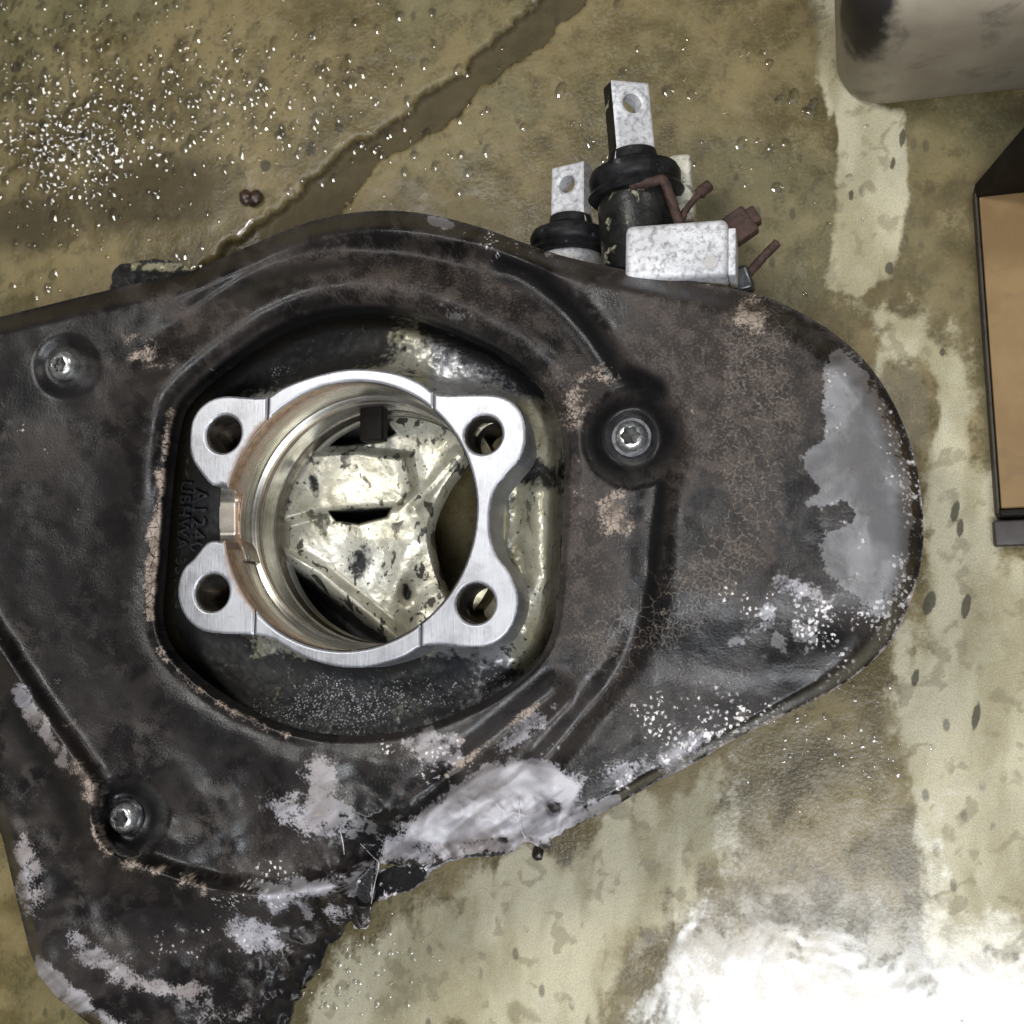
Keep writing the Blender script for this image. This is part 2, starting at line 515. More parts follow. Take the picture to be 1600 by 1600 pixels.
def mat_bore():
    s = NT('bored_aluminium')
    n1 = s.noise(60, 4, .6, .5); n2 = s.noise(300, 4)
    ring = s.n.new('ShaderNodeTexNoise'); ring.inputs['Scale'].default_value = 1; ring.inputs['Detail'].default_value = 2
    s.l.new(s.map((15, 15, 1500)), ring.inputs['Vector'])
    col = s.mix(s.rng(n1, .35, .7), (.50, .47, .41), (.74, .72, .68))
    ru = s.worn(s.attr('rust'), s.mixf(.6, n1, n2), .9, .3)
    col = s.mix(s.math('MULTIPLY', ru, .85), col, s.mix(s.rng(n2, .35, .65), (.20, .085, .028), (.42, .24, .12)))
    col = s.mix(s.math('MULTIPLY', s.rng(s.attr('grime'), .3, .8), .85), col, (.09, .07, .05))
    return s.done(col, s.mixf(s.rng(ring.outputs['Fac'], .3, .7), .20, .36), s.mixf(ru, .9, .25), s.bump(ring.outputs['Fac'], .00006, .6))

def mat_simple(name, c0, c1, rough, metal=0.0, sc_=120, dirt=None, dthr=(.5, .6), dcol=(.02, .02, .02), bump=.0004, spec=.5):
    s = NT(name)
    n1 = s.noise(sc_, 5, .6, .3); n2 = s.noise(sc_ * 5, 4, .6)
    col = s.mix(s.rng(n1, .3, .7), c0, c1)
    if dirt:
        d = s.rng(s.noise(dirt, 6, .65, .4), *dthr)
        col = s.mix(s.math('MULTIPLY', d, .9), col, dcol)
        rough = s.mixf(d, rough, .6); metal = s.mixf(d, metal, 0.0)
    return s.done(col, rough, metal, s.bump(s.math('ADD', n1, s.math('MULTIPLY', n2, .5)), bump, .7), **{'Specular IOR Level': spec})

FLOOR = mat_floor(); GUARD = mat_guard(); CAST = mat_cast(); MACH = mat_machined(); BORE = mat_bore()
STEEL = mat_simple('zinc_plated_steel', (.55, .56, .56), (.80, .80, .78), .26, .9, 300, 420, (.55, .66), (.05, .045, .04), .0001)
DARKSTEEL = mat_simple('oily_dark_steel', (.05, .05, .055), (.14, .14, .15), .28, .7, 300, bump=.0001)
RUBBER = mat_simple('perished_black_rubber', (.005, .005, .006), (.018, .018, .019), .45, 0, 160, 210, (.60, .74), (.10, .10, .105), spec=.16)
WHITEMETAL = mat_simple('chalky_white_alloy', (.50, .50, .52), (.70, .70, .72), .5, .15, 70, 430, (.44, .70), (.20, .195, .20))
BLACKMETAL = mat_simple('greasy_black_metal', (.006, .006, .006), (.018, .018, .017), .33, .0, 130, 95, (.57, .64), (.30, .28, .19), spec=.25)
RUST = mat_simple('brown_rust', (.026, .013, .0095), (.066, .032, .023), .75, 0, 260, bump=.0009)
def mat_canister():
    m_ = mat_simple('scuffed_beige_plastic', (.255, .218, .162), (.36, .315, .24), .42, 0, 22, 48, (.52, .74), (.15, .128, .10), .0002)
    nt = m_.node_tree; b_ = nt.nodes['Principled BSDF']; old = b_.inputs['Base Color'].links[0].from_socket
    s = NT.__new__(NT); s.m, s.t, s.n, s.l, s.b = m_, nt, nt.nodes, nt.links, b_
    s.tc = next(n for n in nt.nodes if n.type == 'TEX_COORD').outputs['Object']
    dn = s.n.new('ShaderNodeVectorMath'); dn.operation = 'DISTANCE'; s.l.new(s.map((1, 1, .55)), dn.inputs[0])
    p_ = at(1338, 30, .062); dn.inputs[1].default_value = (p_[0], p_[1], p_[2] * .55)
    q = s.math('ADD', dn.outputs['Value'], s.math('MULTIPLY', s.math('SUBTRACT', s.noise(90, 4), .5), .016))
    s.put(b_.inputs['Base Color'], s.mix(s.rng(q, .019, .011), old, (.022, .019, .017)))
    return m_
CANISTER = mat_canister()
CARD = mat_simple('tan_board', (.185, .112, .042), (.245, .158, .068), .7, 0, 30, 55, (.52, .80), (.13, .078, .034), .0004)
TRAYBLACK = mat_simple('dull_black_plastic', (.006, .005, .004), (.013, .010, .008), .5, 0, 60, spec=.1)
HOLEMAT = mat_simple('dark_threaded_hole', (.16, .135, .11), (.34, .31, .28), .25, .85, 200, bump=.0001)  # darker metal for the hole walls
SOCKET = mat_simple('dark_socket', (.012, .012, .012), (.05, .048, .045), .4, .3, 500, bump=.0001)  # darker metal inside the bolt sockets
LETTER = mat_simple('dirty_cast_lettering', (.014, .014, .016), (.040, .040, .043), .36, .2, 500)
STONE = mat_simple('wet_pebble', (.012, .010, .009), (.06, .03, .022), .2, 0, 300)
def mat_water():
    s = NT('water')
    tr = s.n.new('ShaderNodeBsdfTransparent'); gl = s.n.new('ShaderNodeBsdfGlossy'); gl.inputs['Roughness'].default_value = .04
    tr.inputs['Color'].default_value = (1, 1, 1, 1)
    fr = s.n.new('ShaderNodeFresnel'); fr.inputs['IOR'].default_value = 1.6
    mx = s.n.new('ShaderNodeMixShader')
    s.l.new(fr.outputs[0], mx.inputs[0]); s.l.new(tr.outputs[0], mx.inputs[1]); s.l.new(gl.outputs[0], mx.inputs[2])
    s.l.new(mx.outputs[0], s.n['Material Output'].inputs['Surface'])
    return s.m
WATER = mat_water()

# ------------------------------------------------------------------ floor
def axis(lo, hi, a, b, st):
    out = list(np.arange(a, b, st))
    k = st; x = a
    while x > lo:
        k *= 1.35; x -= k; out.insert(0, max(x, lo))
    k = st; x = out[-1]
    while x < hi:
        k *= 1.35; x += k; out.append(min(x, hi))
    return np.array(sorted(set(out)))

cr = at(np.array([-60, 1660, 1660, -60]), np.array([-60, -60, 1660, 1660]), np.zeros(4))
GX = axis(-2.6, 2.6, cr[:, 0].min(), cr[:, 0].max(), .0013)
GY = axis(-2.6, 2.6, cr[:, 1].min(), cr[:, 1].max(), .0013)
gx, gy = np.meshgrid(GX, GY)
P = np.stack([gx, gy, np.zeros_like(gx)], -1).reshape(-1, 3)
px, py = proj(P)
px = np.clip(px, -1500, 3200); py = np.clip(py, -1500, 3200)
GROOVE = [(1010, -140), (842, 0), (797, 34), (752, 71), (722, 109), (670, 135), (617, 184), (550, 225), (475, 285), (422, 330), (365, 372),
          (300, 425), (150, 560), (220, 600), (400, 470), (524, 340), (580, 262), (640, 226), (685, 199), (726, 165), (771, 120), (805, 94), (857, 68), (870, 38), (902, 19), (915, 0), (1060, -140)]
gsd = poly_sdf(px, py, GROOVE) + (fbm(px / 22, py / 22, 5) - .5) * 20 + (fbm(px / 7, py / 7, 8, 2) - .5) * 8
g = smooth(3, -5, gsd)
inframe = smooth(600, 100, np.maximum(np.abs(px - 800) - 800, np.abs(py - 800) - 800))
wet = np.maximum.reduce([patch(px, py, [(1120, 1260), (1160, 1170), (1330, 1130), (1430, 1250), (1470, 1440), (1700, 1420), (1800, 1900), (960, 1900), (985, 1580), (1060, 1470), (1130, 1390)], 50),
                         .8 * blob(px, py, 1420, 640, 60, 90), .0 * g, .45 * blob(px, py, 200, 200, 350, 200)])
calm = 1 - .97 * smooth(.3, .6, wet)
z = -.0055 * g + (fbm(px / 60, py / 60, 2) - .5) * .0008 * calm + (fbm(px / 14, py / 14, 3, 3) - .5) * .00035 * inframe * calm
z += -.0008 * g * (fbm(px / 25, py / 25, 13) - .5)
P[:, 2] = z
dry_glare = np.zeros_like(px)  # dry concrete, plus pale reflected light painted along the right side
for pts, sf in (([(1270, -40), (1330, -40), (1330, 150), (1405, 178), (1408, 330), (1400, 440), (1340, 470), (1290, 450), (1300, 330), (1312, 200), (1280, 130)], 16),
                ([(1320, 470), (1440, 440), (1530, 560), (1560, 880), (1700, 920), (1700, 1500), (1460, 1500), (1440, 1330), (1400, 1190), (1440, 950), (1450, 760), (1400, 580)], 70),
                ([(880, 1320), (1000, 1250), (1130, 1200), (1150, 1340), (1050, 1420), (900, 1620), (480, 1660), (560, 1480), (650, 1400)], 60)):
    dry_glare = np.maximum(dry_glare, patch(px, py, pts, sf))
dry_glare *= 1 - .8 * blob(px, py, 1420, 640, 45, 70) - .0
dirt = np.maximum.reduce([1.25 * g, .85 * blob(px, py, 250, 300, 140, 62, -8), .55 * blob(px, py, 535, 120, 20, 60),  # joint dirt, plus soft shade painted above the guard's upper-left edge
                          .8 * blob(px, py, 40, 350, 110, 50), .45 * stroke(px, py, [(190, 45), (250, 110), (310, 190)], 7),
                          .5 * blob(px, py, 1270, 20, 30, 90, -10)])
spot = np.zeros_like(px)
for cx, cy, rx, ry, ro in ((1492, 800, 7, 20, 12), (1500, 825, 6, 15, 5), (1452, 942, 9, 20, 18), (1510, 945, 7, 22, 12), (1473, 550, 5, 7, 0), (1410, 215, 5, 14, 8),
                           (1395, 255, 4, 11, 12), (1330, 305, 4, 10, 0), (1390, 420, 7, 11, 0), (840, 1330, 8, 8, 0), (440, 205, 7, 12, 5), (530, 198, 7, 10, 0),
                           (25, 105, 9, 10, 0), (130, 212, 6, 9, 0), (415, 258, 9, 9, 0), (485, 232, 8, 13, 0), (510, 1700, 3, 3, 0), (1525, 1120, 6, 22, 10), (1430, 1060, 6, 16, 10)):
    spot = np.maximum(spot, blob(px, py, cx, cy, rx, ry, ro))
nx, ny = len(GX), len(GY)
ii = np.arange(nx * ny).reshape(ny, nx)
fc = np.stack([ii[:-1, :-1], ii[:-1, 1:], ii[1:, 1:], ii[1:, :-1]], -1).reshape(-1, 4)
fx_, fy_ = P[:, 0], P[:, 1]
ca, sa = math.cos(.12), math.sin(.12)
floor = mesh_obj('floor', P, fc.tolist(), FLOOR, attrs=dict(dry_glare=dry_glare, dirt=dirt, spot=spot, wet=wet, n0=nattr(fx_, fy_, 12, 101, 4), n1=nattr(fx_, fy_, 42, 102), n2=nattr(fx_, fy_, 150, 103, 4),
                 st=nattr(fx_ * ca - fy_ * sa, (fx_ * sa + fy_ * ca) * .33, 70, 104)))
tag(floor, 'wet olive concrete workshop floor with a jagged open joint', kind='structure')

# ------------------------------------------------------------------ steering knuckle
root = bpy.data.objects.new('steering_knuckle', None)
root.location = Vector(at(560, 810, 0.0)); root.empty_display_size = .05
COL.objects.link(root)
tag(root, 'aluminium steering knuckle with torn black plastic guard, bore facing up, on the wet floor', 'steering knuckle')

OUTER = [(-150, 560), (-60, 512), (0, 495), (60, 480), (120, 465), (200, 446), (290, 426), (350, 402), (420, 371), (480, 348), (540, 334), (610, 329), (680, 337), (750, 355),
         (815, 378), (870, 397), (940, 414), (1020, 429), (1100, 443), (1170, 456), (1230, 478), (1290, 512), (1340, 552), (1380, 602), (1410, 660), (1430, 720), (1440, 780),
         (1443, 840), (1435, 900), (1415, 960), (1390, 1005), (1350, 1045), (1300, 1080), (1250, 1105), (1200, 1130), (1140, 1160), (1080, 1195), (1020, 1225), (960, 1260), (900, 1290)]
OUTER = spline(OUTER, False, 4) + [(862, 1308), (858, 1326), (846, 1330), (838, 1318), (822, 1312), (806, 1330), (770, 1334), (735, 1336), (700, 1342), (684, 1352), (664, 1350),
         (640, 1348), (612, 1352), (594, 1350), (586, 1368), (580, 1400), (574, 1450), (560, 1452), (548, 1438), (538, 1446), (530, 1462), (508, 1482), (498, 1512), (470, 1548), (452, 1590), (430, 1640), (380, 1690),
         (270, 1690), (190, 1640), (140, 1600), (92, 1562), (60, 1524), (45, 1480), (25, 1400), (4, 1310), (-20, 1250), (-90, 1160), (-190, 1000), (-225, 800), (-205, 650)]
OPEN = spline([(282, 652), (270, 720), (262, 800), (256, 880), (250, 955), (262, 1005), (300, 1050), (360, 1094), (420, 1124), (480, 1143), (560, 1150), (640, 1140), (720, 1112),
               (790, 1075), (840, 1030), (864, 980), (874, 900), (880, 800), (880, 700), (866, 640), (836, 598), (790, 560), (735, 532), (680, 510), (620, 492), (560, 488), (500, 496),
               (440, 518), (385, 552), (335, 590), (300, 622)], True, 4)
STEP = spline([(480, 408), (560, 396), (650, 392), (740, 400), (820, 428), (880, 474), (930, 530), (965, 580), (1012, 612), (1042, 650), (1050, 700), (1036, 760), (1026, 830), (1020, 900), (1008, 960), (985, 1015), (950, 1070), (900, 1130), (850, 1190)], False, 3)
RIDGE = spline([(-120, 840), (-60, 930), (0, 1015), (60, 1108), (110, 1180), (143, 1230), (148, 1280), (165, 1322), (205, 1350), (260, 1370), (330, 1390), (430, 1400), (520, 1385)], False, 3)
CREASE = spline([(865, 1080), (780, 1150), (705, 1212), (640, 1265), (560, 1330)], False, 3)
TORN = [(862, 1308), (700, 1342), (590, 1352), (560, 1452), (500, 1500), (440, 1620)]
BOLTS = [(104, 573), (987, 684), (198, 1277)]

def guard_sdf(x, y):
    jag = smooth(60, 10, seg_dist(x, y, TORN))
    o = poly_sdf(x, y, OUTER) + (fbm(x / 9, y / 9, 21, 3) - .5) * 9 * jag
    return np.maximum(o, -poly_sdf(x, y, OPEN))

def guard_mm(x, y):
    do = -poly_sdf(x, y, OUTER); dh = poly_sdf(x, y, OPEN); torn = seg_dist(x, y, TORN)
    top = smooth(900, 600, y)
    z = np.zeros_like(x)
    # raised outer plate to the right and above the step line
    ds = seg_dist(x, y, STEP)
    c0 = poly_sdf(x, y, STEP + [(850, 1500), (200, 1500), (200, 420)])               # inside = collar side of the step
    side = np.where(c0 > 0, 1, -1)
    fade = smooth(430, 620, x) * smooth(1100, 900, y)
    z += 11 * smooth(-30, 24, side * ds) * fade * smooth(0, 260, np.maximum(x - 700, 0) + 260) * smooth(1200, 950, y)
    z -= 5.5 * np.exp(-(ds / 20) ** 2) * smooth(520, 760, x)
    # collar bulge round the opening
    z += (9 * top + 2.5) * np.exp(-((dh - 46) / 34) ** 2) * smooth(1150, 800, x + .2 * y)
    z -= 6.0 * np.exp(-((dh - 100) / 20) ** 2) * smooth(560, 470, y) * smooth(820, 620, x) * smooth(140, 320, x)
    z += 2.2 * np.exp(-((dh - 11) / 8) ** 2) * smooth(560, 420, x)
    z -= 7.0 * smooth(13, 0, dh) ** 1.5 + 3.0 * smooth(30, 5, dh) * top
    # rim roll-over
    wr = 24 + 26 * smooth(900, 1300, x) * smooth(1150, 900, y) + 14 * smooth(700, 400, y)
    z -= (15 * smooth(1, 0, do / wr) ** 1.7) * smooth(20, 90, torn)
    z -= 4 * smooth(120, 0, do) * smooth(900, 1250, x) * smooth(1150, 1000, y)
    # pits round the bolts
    for (bx, by), dep, r in zip(BOLTS, (3.0, 15, 12.0), (56, 84, 70)):
        d = np.hypot(x - bx, y - by)
        z -= dep * smooth(r, r * .5, d)
    # ridge and turned-down flank at lower left
    dr = seg_dist(x, y, RIDGE); out = poly_sdf(x, y, RIDGE + [(640, 1330), (1800, 1000), (1800, -600), (-900, -600), (-900, 500)])
    so = np.where(out > 0, 1, -1) * dr
    z += 9.5 * np.exp(-(dr / 18) ** 2)
    z -= 12 * smooth(2, 70, so) * smooth(640, 420, x)
    z -= 10 * smooth(120, 330, so) * smooth(560, 300, x)
    # crease, bulge and battered lower edge
    z -= 6.5 * np.exp(-(seg_dist(x, y, CREASE) / 24) ** 2)
    z += 7 * np.exp(-(((x - 745) / 120) ** 2 + ((y - 1265) / 42) ** 2))
    z -= 5 * np.exp(-((x - 865) ** 2 + (y - 1262) ** 2) / 22 ** 2)
    z += 4 * np.exp(-(((x - 500) / 60) ** 2 + ((y - 1262) / 40) ** 2))
    z -= 9 * np.exp(-(((x - 600) / 55) ** 2 + ((y - 1330) / 40) ** 2))
    z += 5 * np.exp(-(((x - 395) / 70) ** 2 + ((y - 1462) / 40) ** 2))
    low = smooth(1120, 1240, y) * smooth(950, 800, x)
    z += low * (fbm(x / 55, y / 55, 31, 2) - .5) * 5
    crum = smooth(130, 30, torn) * smooth(930, 820, x)
    z += crum * (3.0 - 11 * np.abs(fbm(x / 48, y / 48, 33, 3) - .5)) * 1.5
    z -= 10 * smooth(50, 0, torn) * smooth(700, 560, x)
    z += (fbm(x / 120, y / 120, 11, 3) - .5) * 3.0 + (fbm(x / 34, y / 34, 12, 2) - .5) * .45 + (fbm(x / 11, y / 11, 14, 2) - .5) * .10
    return z

def guard_map(x, y):
    return at(x, y, ZS + guard_mm(x, y) * .001)

P, fcs, gx_, gy_ = field_mesh((-235, 325, 1450, 1700), 2.5, guard_sdf, guard_map, skirt=(.0012, .0026))
x, y = gx_, gy_
dh = poly_sdf(x, y, OPEN); do = -poly_sdf(x, y, OUTER)
A = {}
A['brown'] = np.maximum.reduce([.85 * blob(x, y, 1110, 620, 190, 170), .75 * blob(x, y, 900, 880, 70, 160), .8 * blob(x, y, 905, 620, 75, 60), .72 * blob(x, y, 690, 450, 220, 70, 8),
                                .62 * blob(x, y, 290, 500, 110, 70, -20), .55 * blob(x, y, 1050, 500, 140, 50), .5 * blob(x, y, 60, 720, 90, 90), .55 * blob(x, y, 1150, 820, 130, 150), .45 * blob(x, y, 400, 1300, 200, 100)])
A['grease_dark'] = np.maximum.reduce([.52 * blob(x, y, 110, 880, 260, 330), .50 * blob(x, y, 420, 1230, 260, 130, 12), .48 * blob(x, y, 1220, 1060, 150, 70, -20), .50 * blob(x, y, 80, 520, 150, 70), .5 * blob(x, y, 260, 1430, 170, 60), .46 * blob(x, y, 800, 1080, 140, 60, -25), .8 * blob(x, y, 1075, 985, 100, 60, 10), .65 * blob(x, y, 60, 600, 100, 80), .8 * np.clip(1 - dh / 26, 0, 1) * smooth(700, 540, y),  # grease smears, plus darker tone over the left, step groove and pits
                                 .9 * blob(x, y, 985, 680, 72, 66), .85 * blob(x, y, 197, 1275, 62, 58), .5 * blob(x, y, 104, 573, 60, 50), .75 * stroke(x, y, [(790, 415), (850, 440), (900, 500), (960, 585), (1020, 610)], 27),
                                 .75 * stroke(x, y, [(1030, 760), (1022, 860), (1015, 950)], 16), .66 * blob(x, y, 560, 1300, 60, 26, 25), .75 * stroke(x, y, [(700, 1215), (640, 1275), (590, 1320)], 18),
                                 .7 * stroke(x, y, [(520, 1480), (470, 1560), (440, 1640)], 34), .6 * blob(x, y, 100, 480, 90, 22, -12), .62 * blob(x, y, 1300, 1000, 40, 30), .55 * blob(x, y, 330, 1130, 160, 60, 25),
                                 .6 * stroke(x, y, [(20, 1100), (90, 1220), (120, 1300)], 26), .5 * stroke(x, y, [(300, 470), (480, 420), (640, 405)], 14)])
A['web'] = np.maximum.reduce([stroke(x, y, [(1195, 500), (1190, 600), (1175, 700), (1190, 760), (1150, 830), (1095, 900), (1040, 955), (950, 1000)], 52), .55 * blob(x, y, 1230, 760, 70, 120),
                              .6 * blob(x, y, 950, 1040, 80, 40), .5 * blob(x, y, 870, 560, 70, 60), .45 * blob(x, y, 1100, 1050, 90, 50)])
A['gray'] = patch(x, y, [(1300, 528), (1345, 562), (1400, 640), (1428, 720), (1438, 800), (1432, 880), (1408, 950), (1370, 968), (1330, 935), (1290, 892), (1275, 850), (1310, 815), (1292, 792),
                         (1252, 790), (1282, 765), (1266, 742), (1250, 715), (1272, 692), (1292, 680), (1284, 640), (1296, 600), (1288, 560)], 15) * (1 - .38 * smooth(850, 960, y)) * (1 - .45 * smooth(45, 8, do))
A['gray'] = np.maximum.reduce([A['gray'], .62 * blob(x, y, 700, 485, 40, 16, 15), .5 * blob(x, y, 1220, 1000, 60, 40), .55 * blob(x, y, 545, 1270, 90, 55, 15), .5 * blob(x, y, 300, 1560, 130, 30, 10)])
A['gray'] *= 1 - .9 * blob(x, y, 1315, 805, 24, 22)
A['white'] = np.maximum.reduce([patch(x, y, [(622, 1322), (636, 1285), (695, 1242), (755, 1200), (815, 1183), (870, 1196), (915, 1225), (890, 1280), (835, 1308), (780, 1312), (700, 1322)], 15),
                                .66 * blob(x, y, 480, 1275, 75, 36, 20), .62 * blob(x, y, 505, 1220, 34, 48), .72 * blob(x, y, 398, 1462, 58, 30, 30), .72 * blob(x, y, 45, 1372, 24, 62, -8), .6 * stroke(x, y, [(118, 1470), (160, 1510), (230, 1545), (320, 1548)], 20),
                                .7 * stroke(x, y, [(62, 1515), (100, 1552), (190, 1606)], 17), .56 * blob(x, y, 670, 1170, 52, 34, 20), .52 * blob(x, y, 820, 1140, 70, 18, -35), .56 * blob(x, y, 480, 1420, 90, 22, 8), .60 * stroke(x, y, [(30, 1078), (60, 1128), (100, 1190)], 13),  # last stroke paints the shine along the lower-left ridge
                                .62 * blob(x, y, 690, 348, 22, 8, 15), .55 * blob(x, y, 1250, 915, 55, 26, 20), .6 * blob(x, y, 1200, 965, 16, 26), .62 * blob(x, y, 1150, 1004, 22, 10), .66 * stroke(x, y, [(420, 1398), (500, 1390), (570, 1372), (630, 1322)], 26), .66 * stroke(x, y, [(640, 1335), (720, 1330), (800, 1318), (880, 1285), (960, 1250)], 18), .56 * stroke(x, y, [(840, 1215), (930, 1212), (1010, 1200), (1090, 1170)], 22),
                                .6 * np.clip(1 - do / 14, 0, 1) * smooth(900, 1010, x) * smooth(560, 800, y), .5 * stroke(x, y, [(380, 1590), (300, 1600)], 26), .6 * blob(x, y, 860, 400, 14, 5, 20)])
A['white'] *= 1 - .95 * np.clip(1 - np.abs(np.hypot(x - 865, y - 1262) - 4) / 14, 0, 1)
A['speck'] = np.maximum.reduce([.74 * stroke(x, y, [(1390, 650), (1425, 780), (1420, 900), (1380, 990)], 36), .56 * blob(x, y, 1250, 960, 130, 60, 20), .6 * stroke(x, y, [(960, 1235), (1090, 1170), (1250, 1095), (1340, 1040)], 34),
                                .5 * blob(x, y, 1060, 1120, 110, 60), .52 * blob(x, y, 930, 1200, 90, 50), .30 * blob(x, y, 60, 740, 100, 130), .48 * blob(x, y, 780, 385, 90, 22, 12), .5 * blob(x, y, 420, 1370, 140, 60), .45 * blob(x, y, 900, 720, 34, 90),
                                .5 * blob(x, y, 650, 1200, 80, 50), .40 * blob(x, y, 1330, 760, 90, 180), .5 * blob(x, y, 330, 1500, 150, 60)])
A['tan'] = np.maximum.reduce([.66 * stroke(x, y, [(270, 645), (256, 720), (248, 800), (240, 900), (236, 960)], 13) * smooth(3, 9, dh), .60 * stroke(x, y, [(250, 1016), (292, 1064), (354, 1107), (446, 1146)], 11) * smooth(3, 9, dh), .62 * blob(x, y, 225, 545, 45, 28, 20),
                              .58 * stroke(x, y, [(120, 1195), (146, 1240), (152, 1290), (175, 1330), (230, 1355), (310, 1385)], 17), .66 * blob(x, y, 965, 800, 30, 42, 20), .62 * blob(x, y, 900, 640, 32, 26), .55 * blob(x, y, 930, 600, 40, 26, -30),
                              .5 * blob(x, y, 1180, 490, 30, 40), .55 * np.clip(1 - do / 8, 0, 1) * smooth(1020, 1100, x) * smooth(700, 950, y), .5 * stroke(x, y, [(840, 1100), (700, 1210)], 6)])
A.update(ns=nattr((x * .82 - y * .57) / 5., x * .57 + y * .82, 1 / 14., 114, 5), n0=nattr(x, y, 1 / 250., 111, 4), n1=nattr(x, y, 1 / 62., 112), n2=nattr(x, y, 1 / 17., 113, 4))
guard = mesh_obj('plastic_guard', P, fcs, GUARD, root, attrs=A)
guard['label'] = 'battered dark plastic guard with scuffed and torn lower edge'

def flap(name, pts, zfun, label, white=.0):
    p, f, u, v = field_mesh((min(a for a, _ in pts) - 4, min(b for _, b in pts) - 4, max(a for a, _ in pts) + 4, max(b for _, b in pts) + 4), 1.6,
                            lambda a, b: poly_sdf(a, b, pts) + (fbm(a / 6, b / 6, 41, 2) - .5) * 4, lambda a, b: at(a, b, zfun(a, b)), skirt=(.0018,))
    at_ = dict(white=np.clip(white - seg_dist(u, v, pts, True) / 14, 0, 1), grease_dark=np.full(len(u), .62), speck=np.full(len(u), .5), gray=u * 0, web=u * 0, brown=u * 0, tan=u * 0, ns=nattr((u * .82 - v * .57) / 5., u * .57 + v * .82, 1 / 14., 114, 5), n0=nattr(u, v, 1 / 250., 111, 4), n1=nattr(u, v, 1 / 62., 112), n2=nattr(u, v, 1 / 17., 113, 4))
    o = mesh_obj(name, p, f, GUARD, guard, attrs=at_)
    o['label'] = label
    return o
flap('torn_flap', [(586, 1362), (650, 1346), (684, 1352), (660, 1378), (642, 1393), (606, 1402), (582, 1412)], lambda a, b: ZS - .016 - (b - 1350) * .00009 + (a - 590) * .00002, 'black torn flap bent down behind the crack', .62)
flap('torn_flap', [(548, 1400), (560, 1372), (584, 1352), (580, 1410), (573, 1453), (552, 1450)], lambda a, b: ZS - .007 - (b - 1350) * .00005, 'narrow torn strip with a pale broken edge', .66)
flap('torn_flap', [(700, 1332), (760, 1322), (800, 1322), (806, 1330), (770, 1338), (735, 1340), (700, 1346), (672, 1362), (660, 1356)], lambda a, b: ZS - .013 + 0 * a, 'dark ragged lip under the pale scrape', .6)
# stress cracks in the plastic, raised pale lines
for pts in ([(563, 1318), (582, 1338), (592, 1350), (586, 1378), (578, 1425)],
            [(811, 1246), (812, 1270), (815, 1296), (822, 1311)], [(532, 1300), (536, 1318), (538, 1335)]):
    pp = np.array(spline(pts, False, 5))
    zz = ZS + guard_mm(pp[:, 0], pp[:, 1]) * .001 + .0002
    q = at(pp[:, 0], pp[:, 1], zz)
    n = len(q)
    vv, ff = tube([Vector(a) for a in q], [(.00008 + .00020 * math.sin(math.pi * (i + .5) / n)) for i in range(n)], 6)
    o = mesh_obj('stress_crack', vv, ff, WHITEMETAL, guard)

# --- casting seen in the opening of the guard
ZF = ZS + .007                                             # top of the machined flange
BC = at(541, 803, ZF); RB = float(np.linalg.norm(at(738, 803, ZF) - at(344, 803, ZF)) / 2)
FL = [(296, 692), (299, 660), (312, 637), (333, 623), (360, 619), (414, 621), (440, 606), (480, 590), (530, 578), (572, 576), (620, 583), (658, 599), (678, 614), (700, 617), (742, 616), (778, 618),
      (803, 630), (817, 652), (821, 685), (813, 714), (792, 740), (773, 765), (765, 800), (766, 838), (776, 868), (796, 895), (808, 925), (808, 950), (800, 976), (784, 997), (760, 1009), (728, 1011), (690, 1007),
      (660, 1009), (630, 1026), (592, 1038), (560, 1043), (518, 1040), (470, 1025), (430, 1001), (400, 992), (350, 990), (315, 985), (291, 966), (279, 940), (278, 914), (286, 889), (302, 873), (322, 849), (336, 845), (352, 843), (380, 800), (352, 758), (331, 758), (311, 735), (299, 714)]
HOLES = [(349, 678, 27.5), (755, 679, 30), (331, 926, 27), (743, 943, 31)]
HW = []
for hx, hy, hr in HOLES:
    c = at(hx, hy, ZF); HW.append((c[0], c[1], float(np.linalg.norm(at(hx + hr, hy, ZF) - c))))
FLW = [tuple(at(a, b, ZF)[:2]) for a, b in spline(FL, True, 3)]

def cast_sdf(x, y):
    p = at(x, y, np.full_like(x, ZF - .02))
    hd = np.min([np.hypot(p[..., 0] - a, p[..., 1] - b) - r - .0012 for a, b, r in HW], 0) * 4000
    return np.maximum(np.maximum(poly_sdf(x, y, OPEN) - 46, -hd), .0485 * 0 + (RB + .004 - np.hypot(p[..., 0] - BC[0], p[..., 1] - BC[1])) * 4000)
def cast_mm(x, y):
    df = np.maximum(poly_sdf(x, y, FL), 0)
    z = -23 + 13 * np.exp(-df / 13) * smooth(420, 640, x) + 4 * np.exp(-df / 8)
    z += 9 * np.exp(-(seg_dist(x, y, [(838, 660), (842, 770), (848, 900), (820, 990)]) / 24) ** 2)
    z += 9 * smooth(480, 700, x) * smooth(680, 560, y)
    z -= 7 * np.exp(-(((x - 830) / 40) ** 2 + ((y - 735) / 22) ** 2))
    z += 9 * smooth(1040, 1150, y) * smooth(330, 460, x)
    z -= 16 * smooth(-26, 4, poly_sdf(x, y, OPEN)) * smooth(1120, 1000, y)
    z += (fbm(x / 35, y / 35, 51) - .5) * 2.5 + (fbm(x / 8, y / 8, 52, 2) - .5) * .7
    return z
def cast_map(x, y):
    return at(x, y, ZS + cast_mm(x, y) * .001)
P, fcs, x, y = field_mesh((190, 430, 940, 1210), 2.4, cast_sdf, cast_map)
